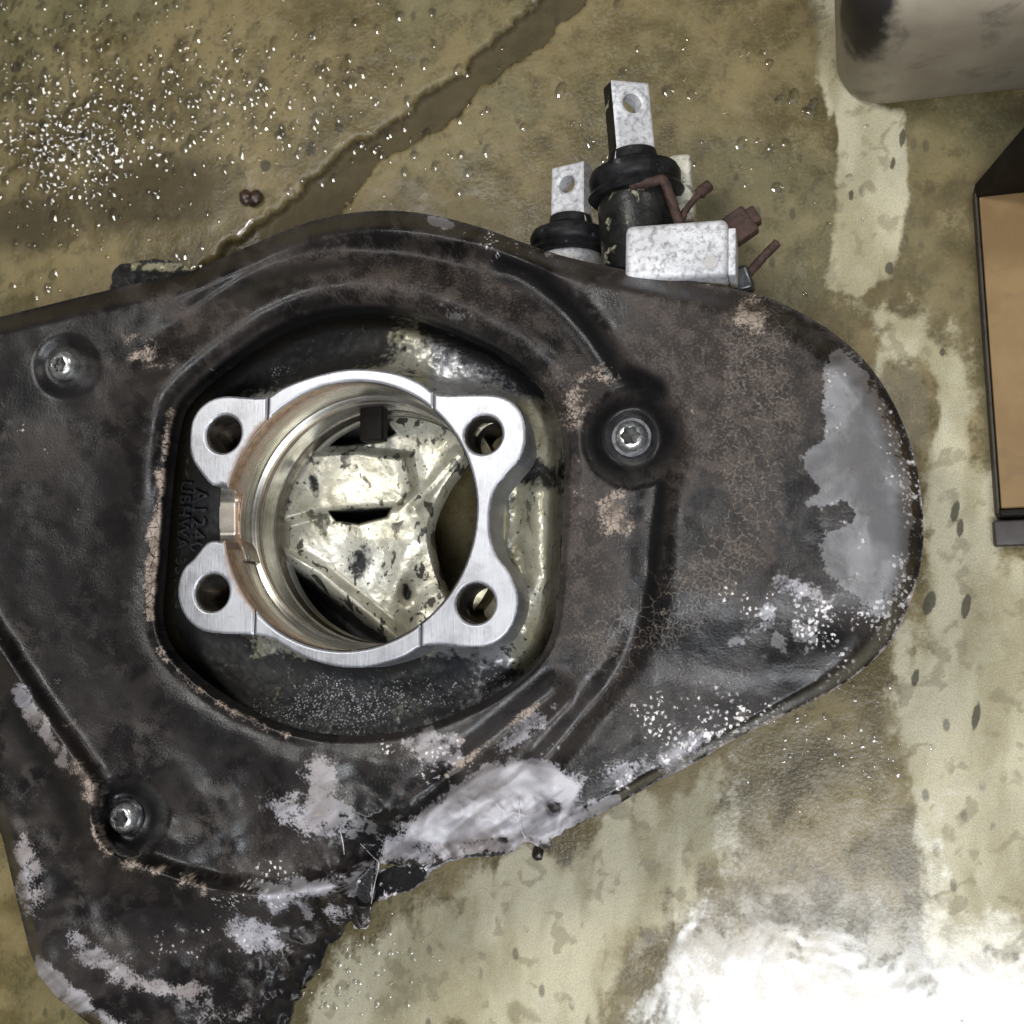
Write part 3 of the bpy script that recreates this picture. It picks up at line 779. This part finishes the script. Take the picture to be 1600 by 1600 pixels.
A = dict(black=np.maximum.reduce([.95 * smooth(470, 350, x), .9 * smooth(985, 1045, y) * smooth(860, 700, x), .8 * smooth(1010, 1060, y), .95 * smooth(600, 520, y + .16 * np.maximum(600 - x, 0)) * smooth(660, 560, x), .8 * smooth(585, 500, y - .5 * (x - 640)) * smooth(640, 660, x),
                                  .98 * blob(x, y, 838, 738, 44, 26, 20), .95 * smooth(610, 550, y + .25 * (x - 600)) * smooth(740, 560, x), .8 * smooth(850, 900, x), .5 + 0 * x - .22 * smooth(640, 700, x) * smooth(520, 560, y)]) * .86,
         pale=np.maximum(smooth(640, 700, x) * smooth(650, 600, y), .8 * smooth(812, 790, x) * smooth(700, 760, y) * smooth(640, 700, x)),
         bright=.75 * smooth(790, 830, x) * smooth(600, 680, y) * smooth(1010, 940, y),
         speckled=np.maximum(.55 * smooth(640, 760, x) * smooth(600, 700, y), .45 + 0 * x),
         grain=np.maximum.reduce([.72 * blob(x, y, 540, 1105, 150, 42, -4), .42 * smooth(1020, 1070, y) * smooth(380, 460, x), .6 * blob(x, y, 858, 880, 24, 110), .38 * blob(x, y, 440, 590, 90, 24, -30)]))
mesh_obj('casting', P, fcs, CAST, root, attrs=A)

# raised casting mark on the left web, read from top to bottom
def cast_text(txt, px0, py0, h):
    cu = bpy.data.curves.new('mark', 'FONT'); cu.body = txt; cu.size = h; cu.extrude = .00045; cu.bevel_depth = .00012; cu.resolution_u = 3
    cu.space_character = 1.12
    tmp = bpy.data.objects.new('mark', cu); COL.objects.link(tmp)
    dg = bpy.context.evaluated_depsgraph_get()
    me = bpy.data.meshes.new_from_object(tmp.evaluated_get(dg))
    bpy.data.objects.remove(tmp); bpy.data.curves.remove(cu)
    o0 = at(px0, py0, ZS - .0212)
    me.transform(Matrix.Translation(Vector(o0)) @ Matrix.Rotation(math.radians(-92), 4, 'Z'))
    me.materials.append(LETTER)
    o = link(bpy.data.objects.new('cast_lettering', me), root)
    return o
cast_text('A1240', 304, 764, .0098)['label'] = 'raised cast lettering A1240 reading downwards'
cast_text('UBHWA 351', 284, 752, .0078)['label'] = 'second line of raised cast lettering'

# --- machined flange: lug pads and ring segments with a fine joint between them
PX = float(np.linalg.norm(at(541, 803, ZF) - at(542, 803, ZF)))
def seam(a, b):
    p, q = at(*a, ZF), at(*b, ZF); n = np.array([-(q - p)[1], (q - p)[0]]); n /= np.linalg.norm(n)
    return lambda X, Y: (X - p[0]) * n[0] + (Y - p[1]) * n[1]            # > 0 on the left-hand side walking a -> b
s_tl = seam((417, 560), (419, 700)); s_tr = seam((678, 560), (676, 700)); s_bl = seam((397, 900), (397, 1060)); s_br = seam((658, 920), (656, 1060))
s_mid = seam((200, 806), (900, 806))
def flange_piece(name, clips, dz, rust):
    def base_sdf(X, Y):
        d = poly_sdf(X, Y, FLW)
        d = np.maximum(d, RB - np.hypot(X - BC[0], Y - BC[1]))
        for a, b, r in HW:
            d = np.maximum(d, r - np.hypot(X - a, Y - b))
        for c in clips:
            d = np.maximum(d, c(X, Y) + .00028)
        return d
    lo = np.min(FLW, 0) - .004; hi = np.max(FLW, 0) + .004
    def zm(X, Y):
        e = np.clip(-base_sdf(X, Y), 0, 1)
        zz = ZF + dz - .0006 * smooth(.0008, 0, e) ** 1.4
        return np.stack([X, Y, zz], -1)
    p, f, u, v = field_mesh((lo[0], lo[1], hi[0], hi[1]), .00042, base_sdf, zm, skirt=(.0006, .004, .010, .020))
    r = rust(u, v) if rust else u * 0
    o = mesh_obj(name, p, f, MACH, root, attrs=dict(rust=r))
    o.data.set_sharp_from_angle(angle=math.radians(50))
    return o
neg = lambda fn: (lambda X, Y: -fn(X, Y))
def near_bore(X, Y):
    return np.clip(1 - (np.hypot(X - BC[0], Y - BC[1]) - RB) / .0040, 0, 1) * .66
flange_piece('mounting_lug', [s_tl, neg(s_mid)] if False else [lambda X, Y: X - at(417.5, 640, ZF)[0], lambda X, Y: BC[1] - Y], .0, near_bore)
flange_piece('mounting_lug', [lambda X, Y: X - at(397, 975, ZF)[0], lambda X, Y: Y - BC[1]], .0, near_bore)
flange_piece('mounting_lug', [lambda X, Y: np.where(Y > BC[1], at(677, 630, ZF)[0], at(657, 990, ZF)[0]) - X], .0, None)
flange_piece('flange_ring_segment', [lambda X, Y: at(417.5, 640, ZF)[0] - X, lambda X, Y: X - at(677, 630, ZF)[0], lambda X, Y: BC[1] - Y], -.0002, None)
flange_piece('flange_ring_segment', [lambda X, Y: at(397, 975, ZF)[0] - X, lambda X, Y: X - at(657, 990, ZF)[0], lambda X, Y: Y - BC[1]], -.0002, None)

for k, (a, b, r) in enumerate(HW):
    dep = .040 if k in (1, 3) else .030
    lathe_obj('bolt_hole', [(r + .0004, ZF - .0008), (r - .0003, ZF - .0016)] + [(r - (.0003 if q % 2 else .0007), ZF - .003 - q * .0011) for q in range(int((dep - .004) / .0011))] + ([(.0001, ZF - dep)] if k in (0, 2) else []),
              Matrix.Translation((a, b, 0)), HOLEMAT, root, 48, sharp=False)
# --- bore: counterbore, lip, groove, wall (profile radius, depth below the flange face)
R0 = RB - .0003
prof = [(R0, .0004, .3), (R0, .0016, .95), (R0, .0062, .9), (R0 - .0003, .0070, .55), (R0 - .0003, .0140, .5), (R0 - .0006, .0150, .12), (R0 - .0006, .0218, .05), (R0 - .0024, .0230, .0), (R0 - .0026, .0250, .0),
        (R0 - .0018, .0256, .8), (R0 - .0018, .0272, .8), (R0 - .0026, .0280, .1), (R0 - .0027, .0390, .12), (R0 - .0033, .0396, .3), (R0 - .0035, .0460, .3)]
SEG = 320
vv, rr, gg = [], [], []
for j in range(SEG):
    a = 2 * math.pi * j / SEG
    da = abs((a - math.pi + math.pi) % (2 * math.pi) - math.pi)
    left = smooth(1.9, .9, abs(math.atan2(math.sin(a - math.pi), math.cos(a - math.pi))))
    notch = abs(math.atan2(math.sin(a - math.pi), math.cos(a - math.pi))) < .225
    for k, (r, d, ru) in enumerate(prof):
        dd = max(d, .0125 + .0001 * k) if (notch and k < 5) else d
        vv.append((BC[0] + r * math.cos(a), BC[1] + r * math.sin(a), ZF - dd))
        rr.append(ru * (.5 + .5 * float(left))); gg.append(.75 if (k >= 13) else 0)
n = len(prof)
ff = [[j * n + k, ((j + 1) % SEG) * n + k, ((j + 1) % SEG) * n + k + 1, j * n + k + 1] for j in range(SEG) for k in range(n - 1)]
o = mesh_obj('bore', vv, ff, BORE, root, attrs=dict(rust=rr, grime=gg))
o.data.set_sharp_from_angle(angle=math.radians(30))
o['label'] = 'stepped bore with rust-stained counterbore'
# black sensor tip reaching into the bore
t0, t1 = V(584, 585, ZF - .034), V(584, 690, ZF - .036)
bm_obj('sensor_tip', rbox(.0105, (t1 - t0).length, .007, .0008, frame((t0 + t1) / 2, (1, 0, 0), t0 - t1)), TRAYBLACK, root)
# channel machined through the ring between the left lugs
CH = [(347, 740), (388, 734), (377, 775), (373.5, 806), (375, 840), (386, 876), (345, 872), (342, 806)]
p, f, u, v = field_mesh((336, 730, 396, 880), 1.4, lambda a, b: poly_sdf(a, b, CH),
                        lambda a, b: at(a, b, ZF - .0127 + .0022 * smooth(786, 762, b) + .0022 * smooth(832, 858, b) - .0006 * smooth(366, 374, a)), skirt=(.004, .012))
mesh_obj('sensor_channel', p, f, BORE, root, attrs=dict(rust=np.clip(.55 * np.exp(-((u - 374) / 7) ** 2) + .30, 0, 1), grime=u * 0 + .52))

# --- inner web seen through the bore
WEB = [(372, 585), (660, 575), (722, 690), (717, 724), (692, 760), (673, 800), (666, 828), (668, 856), (680, 900), (696, 938), (706, 965), (640, 1060), (420, 1060), (360, 900)]
BLOCK = [(440, 706), (560, 702), (640, 712), (650, 768), (622, 793), (560, 797), (500, 803), (430, 822)]
SLOT1 = [(514, 799), (612, 793), (604, 808), (560, 819), (526, 814)]
SLOT2 = [(494, 694), (525, 672), (561, 662), (606, 662), (618, 676), (596, 690), (535, 696)]
HOLLOW = [(425, 868), (448, 878), (486, 900), (536, 940), (596, 985), (618, 1010), (560, 1030), (430, 1000), (400, 900)]
ZW = ZF - .053
def web_mm(x, y):
    z = 5.5 * smooth(8, -10, poly_sdf(x, y, BLOCK))
    z -= 5.0 * smooth(0, 60, x - 640 + .3 * np.abs(y - 830)) 
    z += 2.5 * np.exp(-(seg_dist(x, y, [(648, 792), (690, 740), (716, 712)]) / 10) ** 2)
    z -= 6 * smooth(840, 930, y) * smooth(460, 620, x)
    z += 5 * np.exp(-(seg_dist(x, y, [(440, 862), (500, 895), (560, 945), (620, 995)]) / 12) ** 2)
    z -= 22 * smooth(2, -6, poly_sdf(x, y, SLOT1)); z -= 20 * smooth(2, -6, poly_sdf(x, y, SLOT2)); z -= 16 * smooth(2, -22, poly_sdf(x, y, HOLLOW))
    z -= 4 * np.exp(-(((x - 636) / 9) ** 2 + ((y - 925) / 16) ** 2))
    return z + (fbm(x / 30, y / 30, 61, 2) - .5) * 1.2 + (fbm(x / 6, y / 6, 62, 2) - .5) * .12
p, f, x, y = field_mesh((355, 570, 730, 1065), 1.8, lambda a, b: poly_sdf(a, b, spline(WEB, True, 3)), lambda a, b: at(a, b, ZW + web_mm(a, b) * .001), skirt=(.012,))
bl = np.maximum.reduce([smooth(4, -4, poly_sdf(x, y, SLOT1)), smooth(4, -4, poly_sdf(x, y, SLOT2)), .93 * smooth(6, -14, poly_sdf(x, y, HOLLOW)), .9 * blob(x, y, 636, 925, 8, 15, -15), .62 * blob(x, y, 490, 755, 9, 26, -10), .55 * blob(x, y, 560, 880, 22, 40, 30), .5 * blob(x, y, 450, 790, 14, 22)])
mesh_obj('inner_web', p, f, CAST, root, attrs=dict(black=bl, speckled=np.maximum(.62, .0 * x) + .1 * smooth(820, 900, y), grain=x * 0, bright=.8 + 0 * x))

# hidden body that carries the flange and stands on the floor
lathe_obj('barrel', [(RB + .001, ZF - .0201), (RB + .006, ZF - .022), (RB + .005, ZF - .040), (RB - .004, ZF - .052), (RB - .004, ZF - .050)], Matrix.Translation((BC[0], BC[1], 0)), CAST, root)
for (ax, ay) in ((250, 1180), (960, 1040), (430, 420)):
    tp, ft = V(ax, ay, ZS - .052), V(ax, ay, 0) ; ft = Vector((tp.x + (tp.x - BC[0]) * .15, tp.y + (tp.y - BC[1]) * .15, -.001))
    mid = Vector((BC[0] + (tp.x - BC[0]) * .6, BC[1] + (tp.y - BC[1]) * .6, ZF - .056))
    vv, ff = tube(curve_pts([mid, tp * .9 + mid * .1, tp * .55 + ft * .45, ft], 5), .013, 14)
    mesh_obj('cast_arm', vv, ff, CAST, root, attrs=dict(black=np.full(len(vv), .7), speckled=np.full(len(vv), .5), grain=np.zeros(len(vv))))

# lug of the casting that peeps out behind the guard, upper left
p, f, u, v = field_mesh((150, 396, 320, 500), 1.8, lambda a, b: poly_sdf(a, b, spline([(172, 470), (174, 436), (184, 416), (210, 409), (245, 406), (272, 408), (292, 420), (300, 450), (290, 490), (200, 495)], True, 4)) + (fbm(a / 9, b / 9, 71, 2) - .5) * 7,
                        lambda a, b: at(a, b, ZS - .034 + .006 * smooth(402, 436, b) + (fbm(a / 14, b / 14, 72) - .5) * .005), skirt=(.01, .03))
mesh_obj('cast_tab', p, f, CAST, root, attrs=dict(black=np.clip(.95 - .75 * np.exp(-((v - 417) / 8) ** 2) * (u > 205), 0, 1), speckled=u * 0 + .8, grain=u * 0 + .3))

# --- bolts
def bolt(px_, py_, tilt, label, washer=True):
    zb = ZS + float(guard_mm(np.array([px_ * 1.0]), np.array([py_ * 1.0]))[0]) * .001
    m = Matrix.Translation(V(px_, py_, zb)) @ Matrix.Rotation(tilt[0], 4, 'X') @ Matrix.Rotation(tilt[1], 4, 'Y')
    b = lathe_obj('bolt', [(.0066, -.001), (.0066, .0014), (.0062, .0030), (.0054, .0043), (.0043, .0050), (.0036, .0051), (.0033, .0048), (.0032, .0020), (.0005, .0014), (.0, .0014)], m, STEEL, root, 48, 6, (5, 6, 7))
    b['label'] = label
    lathe_obj('socket', [(.0034, .0046), (.0032, .0030), (.0, .0024)], m @ Matrix.Translation((0, 0, .0001)), SOCKET, b, 48, 6, (0, 1))
    if washer:
        lathe_obj('washer', [(.0060, -.001), (.0060, .0010), (.0078, .0010), (.0083, .0005), (.0083, -.001)], m, DARKSTEEL, b, 48)
    return b
bolt(*BOLTS[0], (.05, -.05), 'bare zinc-plated socket bolt at the left of the guard', False)
bolt(*BOLTS[1], (0, .03), 'socket bolt in the pit right of the bore')
bolt(*BOLTS[2], (0, 0), 'oily socket bolt in the lower left pit')

# --- the two ball joints behind the guard
def plate_hole(name, pts, hole, m, th, mat, parent, dark):
    """flat plate in local x (across) / y (along), hole (x, y, r); th along -z"""
    mx = np.array(m)
    def sd(u, v):
        return np.maximum(poly_sdf(u, v, pts), hole[2] - np.hypot(u - hole[0], v - hole[1]))
    def zm(u, v):
        e = -sd(u, v)
        zz = -.0006 * smooth(.0009, 0, e) + .0004 * smooth(hole[2] * 1.75, hole[2] * 1.6, np.hypot(u - hole[0], v - hole[1]))
        q = np.stack([u, v, zz, np.ones_like(u)], -1)
        return (q @ mx.T)[:, :3]
    a = np.array(pts)
    p, f, u, v = field_mesh((a[:, 0].min() - .001, a[:, 1].min() - .001, a[:, 0].max() + .001, a[:, 1].max() + .001), .0005, sd, zm, skirt=(.0006, th), skirt_dir=-mx[:3, 2])
    lim = float(a[:, 0].min()) * .80
    def is_side(q):
        nn = np.cross(p[q[1]] - p[q[0]], p[q[2]] - p[q[0]])
        return dark and np.mean(u[q]) < lim and abs(float(np.dot(nn, mx[:3, 0]))) > abs(float(np.dot(nn, mx[:3, 2]))) * .8
    fm = [1 if is_side(q) else 0 for q in f]
    o = mesh_obj(name, p, f, [mat, BLACKMETAL], parent, fmat=fm); o.data.set_sharp_from_angle(angle=math.radians(45))
    return o

def ball_joint(label, base, tip, zb, zt, sc_, tilt, sidemat, blackbody):
    b0, t0 = V(*base, zb), V(*tip, zt)
    ax = (t0 - b0).normalized()
    L = (t0 - b0).length
    m = frame(b0, (1, 0, 0), ax)
    ring = m @ Matrix.Rotation(math.radians(-90), 4, 'X')                   # local z along the axis
    S = sc_
    body = lathe_obj('ball_joint', [(0, -.004 * S), (.0150 * S, -.004 * S), (.0165 * S, -.002 * S), (.0165 * S, .026 * S), (.0158 * S, .030 * S), (.012 * S, .031 * S), (0, .031 * S)], ring, BLACKMETAL if blackbody else WHITEMETAL, root, 64)
    body['label'] = label
    bt = lathe_obj('rubber_boot', [(.012 * S, .029 * S), (.0185 * S, .0295 * S), (.0200 * S, .0312 * S), (.0186 * S, .0332 * S), (.0178 * S, .0342 * S), (.0188 * S, .0352 * S), (.0192 * S, .0385 * S), (.0180 * S, .0412 * S), (.0135 * S, .0430 * S), (.0105 * S, .0450 * S), (.0098 * S, .049 * S), (0, .049 * S)], ring, RUBBER, body, 64)
    pm = m @ Matrix.Translation((0, 0, 0)) @ Matrix.Rotation(math.radians(tilt), 4, 'Y') @ Matrix.Translation((0, 0, .0042 * S))
    y0 = .044 * S
    pts = [(-.0105 * S, y0), (.0105 * S, y0), (.0088 * S, y0 + .006 * S), (.0086 * S, L), (-.0086 * S, L), (-.0088 * S, y0 + .006 * S)]
    plate_hole('lug_plate', pts, (0, L - .0095 * S, .0042 * S), pm, .0075 * S, sidemat, body, blackbody)
    return body
ball_joint('large ball joint with black rubber boot and pierced lug', (1005, 420), (978, 134), ZS - .024, ZS - .018, 1.0, 34, WHITEMETAL, True)
ball_joint('smaller pale ball joint behind the large one', (890, 500), (893, 262), ZS - .046, ZS - .044, .94, -18, WHITEMETAL, False)

# white clamp block of the casting beside the large joint
c = V(1060, 404, ZS - .012)
m = frame(c, (1, 0, 0), V(1062, 380, ZS - .012) - V(1066, 440, ZS - .012)) @ Matrix.Rotation(math.radians(-4), 4, 'Z')
bk = bm_obj('clamp_block', rbox(.0400, .0230, .020, .0028, m), WHITEMETAL, root)
bk['label'] = 'chalky white alloy clamp block at the top edge'
bm_obj('clamp_cheek', rbox(.0030, .0190, .018, .0006, m @ Matrix.Translation((.0214, -.0015, -.001))), WHITEMETAL, bk)
lathe_obj('clamp_plug', [(.0026, -.001), (.0026, .0003), (.0, .0003)], m @ Matrix.Translation((.0135, -.0062, .0100)), mat_simple('plug_grey', (.40, .39, .37), (.46, .45, .43), .5), bk, 24)
bm_obj('clamp_back_wall', rbox(.010, .030, .016, .002, frame(V(1066, 305, ZS - .034), (1, 0, 0), V(1064, 250, ZS - .034) - V(1068, 330, ZS - .034))), mat_simple('pale_grimy_alloy', (.45, .43, .36), (.65, .62, .52), .5, .2, 150, 240, (.5, .65), (.12, .12, .10)), bk)

# rusty split pins
def pin(label, strands):
    first = None
    for pts, r in strands:
        q = curve_pts([V(*a) for a in pts], 5)
        vv, ff = tube(q, r, 10)
        vv = vv + (rng.random(vv.shape) - .5) * .00035
        o = mesh_obj('split_pin' if first is None else 'pin_leg', vv, ff, RUST, root if first is None else first)
        if first is None:
            o['label'] = label; first = o
    return first
z1 = ZS - .006
pin('rusty split pin across the large ball joint', [([(985, 290, z1), (1020, 284, z1 + .001), (1036, 282, z1 + .001), (1048, 310, z1), (1058, 340, z1 - .001), (1068, 372, z1 - .003)], .0020),
                                                  ([(1062, 352, z1 - .003), (1072, 328, z1 - .004), (1088, 308, z1 - .006), (1100, 296, z1 - .008), (1108, 290, z1 - .009)], [.0014] * 12 + [.0024] * 9)])
pb = pin('rusty split pin with a bent leg beside the clamp block', [([(1128, 412, ZS - .024), (1150, 424, ZS - .024), (1163, 432, ZS - .024), (1176, 420, ZS - .023), (1194, 400, ZS - .022), (1210, 384, ZS - .020), (1214, 380, ZS - .020)], .0019)])
hm = frame(V(1156, 354, ZS - .018), (1, .35, 0), (-.5, 1, 0))
bm_obj('pin_head', rbox(.0105, .0125, .006, .0011, hm @ Matrix.Rotation(.1, 4, 'Z')), RUST, pb)
bm_obj('pin_eye', rbox(.0045, .0075, .0058, .0009, hm @ Matrix.Translation((.0062, .001, -.001))), RUST, pb)
vv, ff = tube(curve_pts([V(1150, 372, ZS - .020), V(1140, 392, ZS - .022), V(1132, 408, ZS - .024)], 4), .0022)
mesh_obj('pin_leg', vv, ff, RUST, pb)
# dark bolt end behind the clamp block
bm_obj('clamp_bolt_end', rbox(.009, .011, .008, .002, frame(V(1158, 440, ZS - .024), (1, .2, 0), (-.3, 1, 0))), DARKSTEEL, bk)

# ------------------------------------------------------------------ canister, upper right
def ring_solid(name, outline, levels, mat, parent=None):
    """stack of inset copies of a world outline: levels of (inset m, z)"""
    pts = np.array(outline); n = len(pts)
    nxt = np.roll(pts, -1, 0); prv = np.roll(pts, 1, 0)
    t = nxt - prv; t /= np.linalg.norm(t, axis=1)[:, None]
    nor = np.stack([t[:, 1], -t[:, 0]], -1)
    if np.sum(pts[:, 0] * nxt[:, 1] - nxt[:, 0] * pts[:, 1]) < 0:
        nor = -nor
    vs_ = np.concatenate([np.concatenate([pts - nor * i, np.full((n, 1), z)], 1) for i, z in levels]); fs_ = []
    for k in range(len(levels) - 1):
        for i in range(n):
            j = (i + 1) % n
            fs_.append([k * n + i, k * n + j, (k + 1) * n + j, (k + 1) * n + i])
    fs_.append([(len(levels) - 1) * n + i for i in range(n)]); fs_.append([i for i in range(n)][::-1])
    o = mesh_obj(name, vs_, fs_, mat, parent)
    o.data.set_sharp_from_angle(angle=math.radians(50))
    return o

def rrect(cx, cy, hx, hy, r, rot=0, n=8):
    out = []
    for sx, sy, a0 in ((1, 1, 0), (-1, 1, 90), (-1, -1, 180), (1, -1, 270)):
        for k in range(n + 1):
            a = math.radians(a0 + 90 * k / n)
            x_, y_ = sx * (hx - r) + r * math.cos(a), sy * (hy - r) + r * math.sin(a)
            out.append((cx + x_ * math.cos(rot) - y_ * math.sin(rot), cy + x_ * math.sin(rot) + y_ * math.cos(rot)))
    return out

c0 = at(1312, 186, .0); hx, hy = .10, .075
rotc = -.012
cx, cy = c0[0] + hx, c0[1] + hy + .002
can = bpy.data.objects.new('canister', None); can.location = (cx, cy, 0); COL.objects.link(can)
tag(can, 'scuffed beige plastic canister with a black band, standing at the top right', 'canister')
ring_solid('body', rrect(cx, cy, hx, hy, .022, rotc), [(.004, .0), (.0012, .0012), (.0, .004), (.0, .060), (.002, .070), (.008, .078), (.018, .083), (.04, .085)], CANISTER, can)
ring_solid('cap', rrect(cx + .05, cy + .03, .018, .018, .0179, 0), [(0, .084), (0, .098), (.002, .100)], TRAYBLACK, can)
pts = rrect(cx, cy, hx, hy, .022, rotc)
# ------------------------------------------------------------------ tan board in a black tray, right edge
tr = bpy.data.objects.new('tray', None)
A0, A1 = at(1521, 312, 0), at(1556, 806, 0)
tr.location = tuple((A0 + A1) / 2); COL.objects.link(tr)
tag(tr, 'black tray lined with tan board lying on the floor at the right edge', 'tray')
ey = Vector(A0 - A1); Ly = ey.length; ey.normalize(); ex = Vector((ey.y, -ey.x, 0))
m = Matrix((ex, ey, Vector((0, 0, 1)))).transposed().to_4x4(); m.translation = Vector(A1)
W = .16
bm_obj('tray_base', rbox(W, Ly, .004, .0008, m @ Matrix.Translation((W / 2 + .0002, Ly / 2, .0022))), TRAYBLACK, tr)
bm_obj('board', rbox(W - .002, Ly - .004, .003, .0004, m @ Matrix.Translation((W / 2 + .0002, Ly / 2, .0058))), CARD, tr)
bm_obj('side_wall', rbox(.0012, Ly, .0070, .0004, m @ Matrix.Translation((0, Ly / 2, .0037))), mat_simple('scuffed_dark_brown_edge', (.018, .014, .010), (.05, .04, .028), .6, 0, 200), tr)
bm_obj('front_wall', rbox(W, .003, .010, .0008, m @ Matrix.Translation((W / 2, .0, .0052))), TRAYBLACK, tr)
bm_obj('front_foot', rbox(W, .011, .005, .001, m @ Matrix.Translation((W / 2 - .002, -.008, .003))), mat_simple('brown_black_plastic', (.024, .019, .018), (.045, .036, .034), .5), tr)
# end wall: a tall panel whose left edge slants
bm = bmesh.new()
pl = [(0, 0), (W, 0), (W, .055), (.018, .055), (.0, .006)]
fr = [bm.verts.new(m @ Vector((a, Ly - .002, b + .001))) for a, b in pl]
bk_ = [bm.verts.new(m @ Vector((a, Ly + .003 + .010 * b / .055, b + .001))) for a, b in pl]
bm.faces.new(fr); bm.faces.new(bk_[::-1])
for i in range(5):
    j = (i + 1) % 5
    bm.faces.new([fr[j], fr[i], bk_[i], bk_[j]])
bm_obj('end_wall', bm, TRAYBLACK, tr, False)

# ------------------------------------------------------------------ pebble beside the joint, water drops
def pebble(px_, py_, r, label):
    bm = bmesh.new(); bmesh.ops.create_icosphere(bm, subdivisions=2, radius=r)
    for v in bm.verts:
        k = 1 + (random.random() - .5) * .35
        v.co = Vector((v.co.x * k, v.co.y * k * 1.2, v.co.z * .6))
    o0 = V(px_, py_, 0)
    bmesh.ops.transform(bm, matrix=Matrix.Translation((o0.x, o0.y, r * .45)), verts=bm.verts)
    tag(bm_obj('pebble', bm, STONE), label, 'pebble', 'grit on the floor')
pebble(401, 312, .0042, 'glossy black pebble at the edge of the floor joint, upper left')
pebble(385, 310, .0034, 'reddish brown pebble left of the glossy black one')
pebble(842, 1333, .0028, 'small dark pebble under the torn edge of the guard')

drops_v, drops_f = [], []
def drop(X, Y, Z, r, ang, el, rot):
    o_ = len(drops_v); Rr = r / math.sin(ang); nr, ns = 4, 12
    for i in range(nr):
        t = ang * (1 - i / nr)
        for k in range(ns):
            a = 2 * math.pi * k / ns
            x_, y_ = Rr * math.sin(t) * math.cos(a), Rr * math.sin(t) * math.sin(a) * el
            drops_v.append((X + x_ * math.cos(rot) - y_ * math.sin(rot), Y + x_ * math.sin(rot) + y_ * math.cos(rot), Z + Rr * (math.cos(t) - math.cos(ang))))
    drops_v.append((X, Y, Z + Rr * (1 - math.cos(ang))))
    for i in range(nr - 1):
        for k in range(ns):
            k2 = (k + 1) % ns
            drops_f.append([o_ + i * ns + k, o_ + i * ns + k2, o_ + (i + 1) * ns + k2, o_ + (i + 1) * ns + k])
    for k in range(ns):
        drops_f.append([o_ + (nr - 1) * ns + k, o_ + (nr - 1) * ns + (k + 1) % ns, o_ + nr * ns])
fz = lambda X, Y: float(z_floor(X, Y))
zz2 = z.reshape(ny, nx)
def z_floor(X, Y):
    i = np.clip(np.searchsorted(GX, X), 1, nx - 1); j = np.clip(np.searchsorted(GY, Y), 1, ny - 1)
    return max(zz2[j, i], zz2[j - 1, i - 1])
clus = [(50, 190, 110, 75, 900), (120, 235, 60, 45, 420), (370, 150, 140, 60, 420), (40, 40, 140, 60, 260), (110, 470, 80, 60, 40), (300, 400, 40, 30, 20), (620, 280, 90, 60, 34), (1120, 220, 140, 120, 40), (560, 90, 200, 90, 60), (1180, 60, 90, 60, 20),
        (1250, 1130, 80, 40, 60), (1330, 1190, 60, 30, 40), (570, 1500, 45, 40, 90), (510, 1545, 40, 30, 60)]
for cx_, cy_, sx_, sy_, nn in clus:
    for _ in range(nn):
        a, b = random.gauss(cx_, sx_), random.gauss(cy_, sy_)
        if not (-40 < a < 1640 and -40 < b < 1640):
            continue
        q = at(a, b, 0.0)
        r = (.0008 + .0022 * random.random() ** 2.6) * (.5 if cy_ > 1000 else 1.0)
        drop(q[0], q[1], z_floor(q[0], q[1]) - .00004, r, math.radians(random.uniform(15, 25)), random.uniform(1.0, 1.7), random.uniform(-.5, .5))
dr = mesh_obj('water_droplets', drops_v, drops_f, WATER)
tag(dr, 'small clear water drops scattered over the wet floor', 'water drops', kind='stuff')
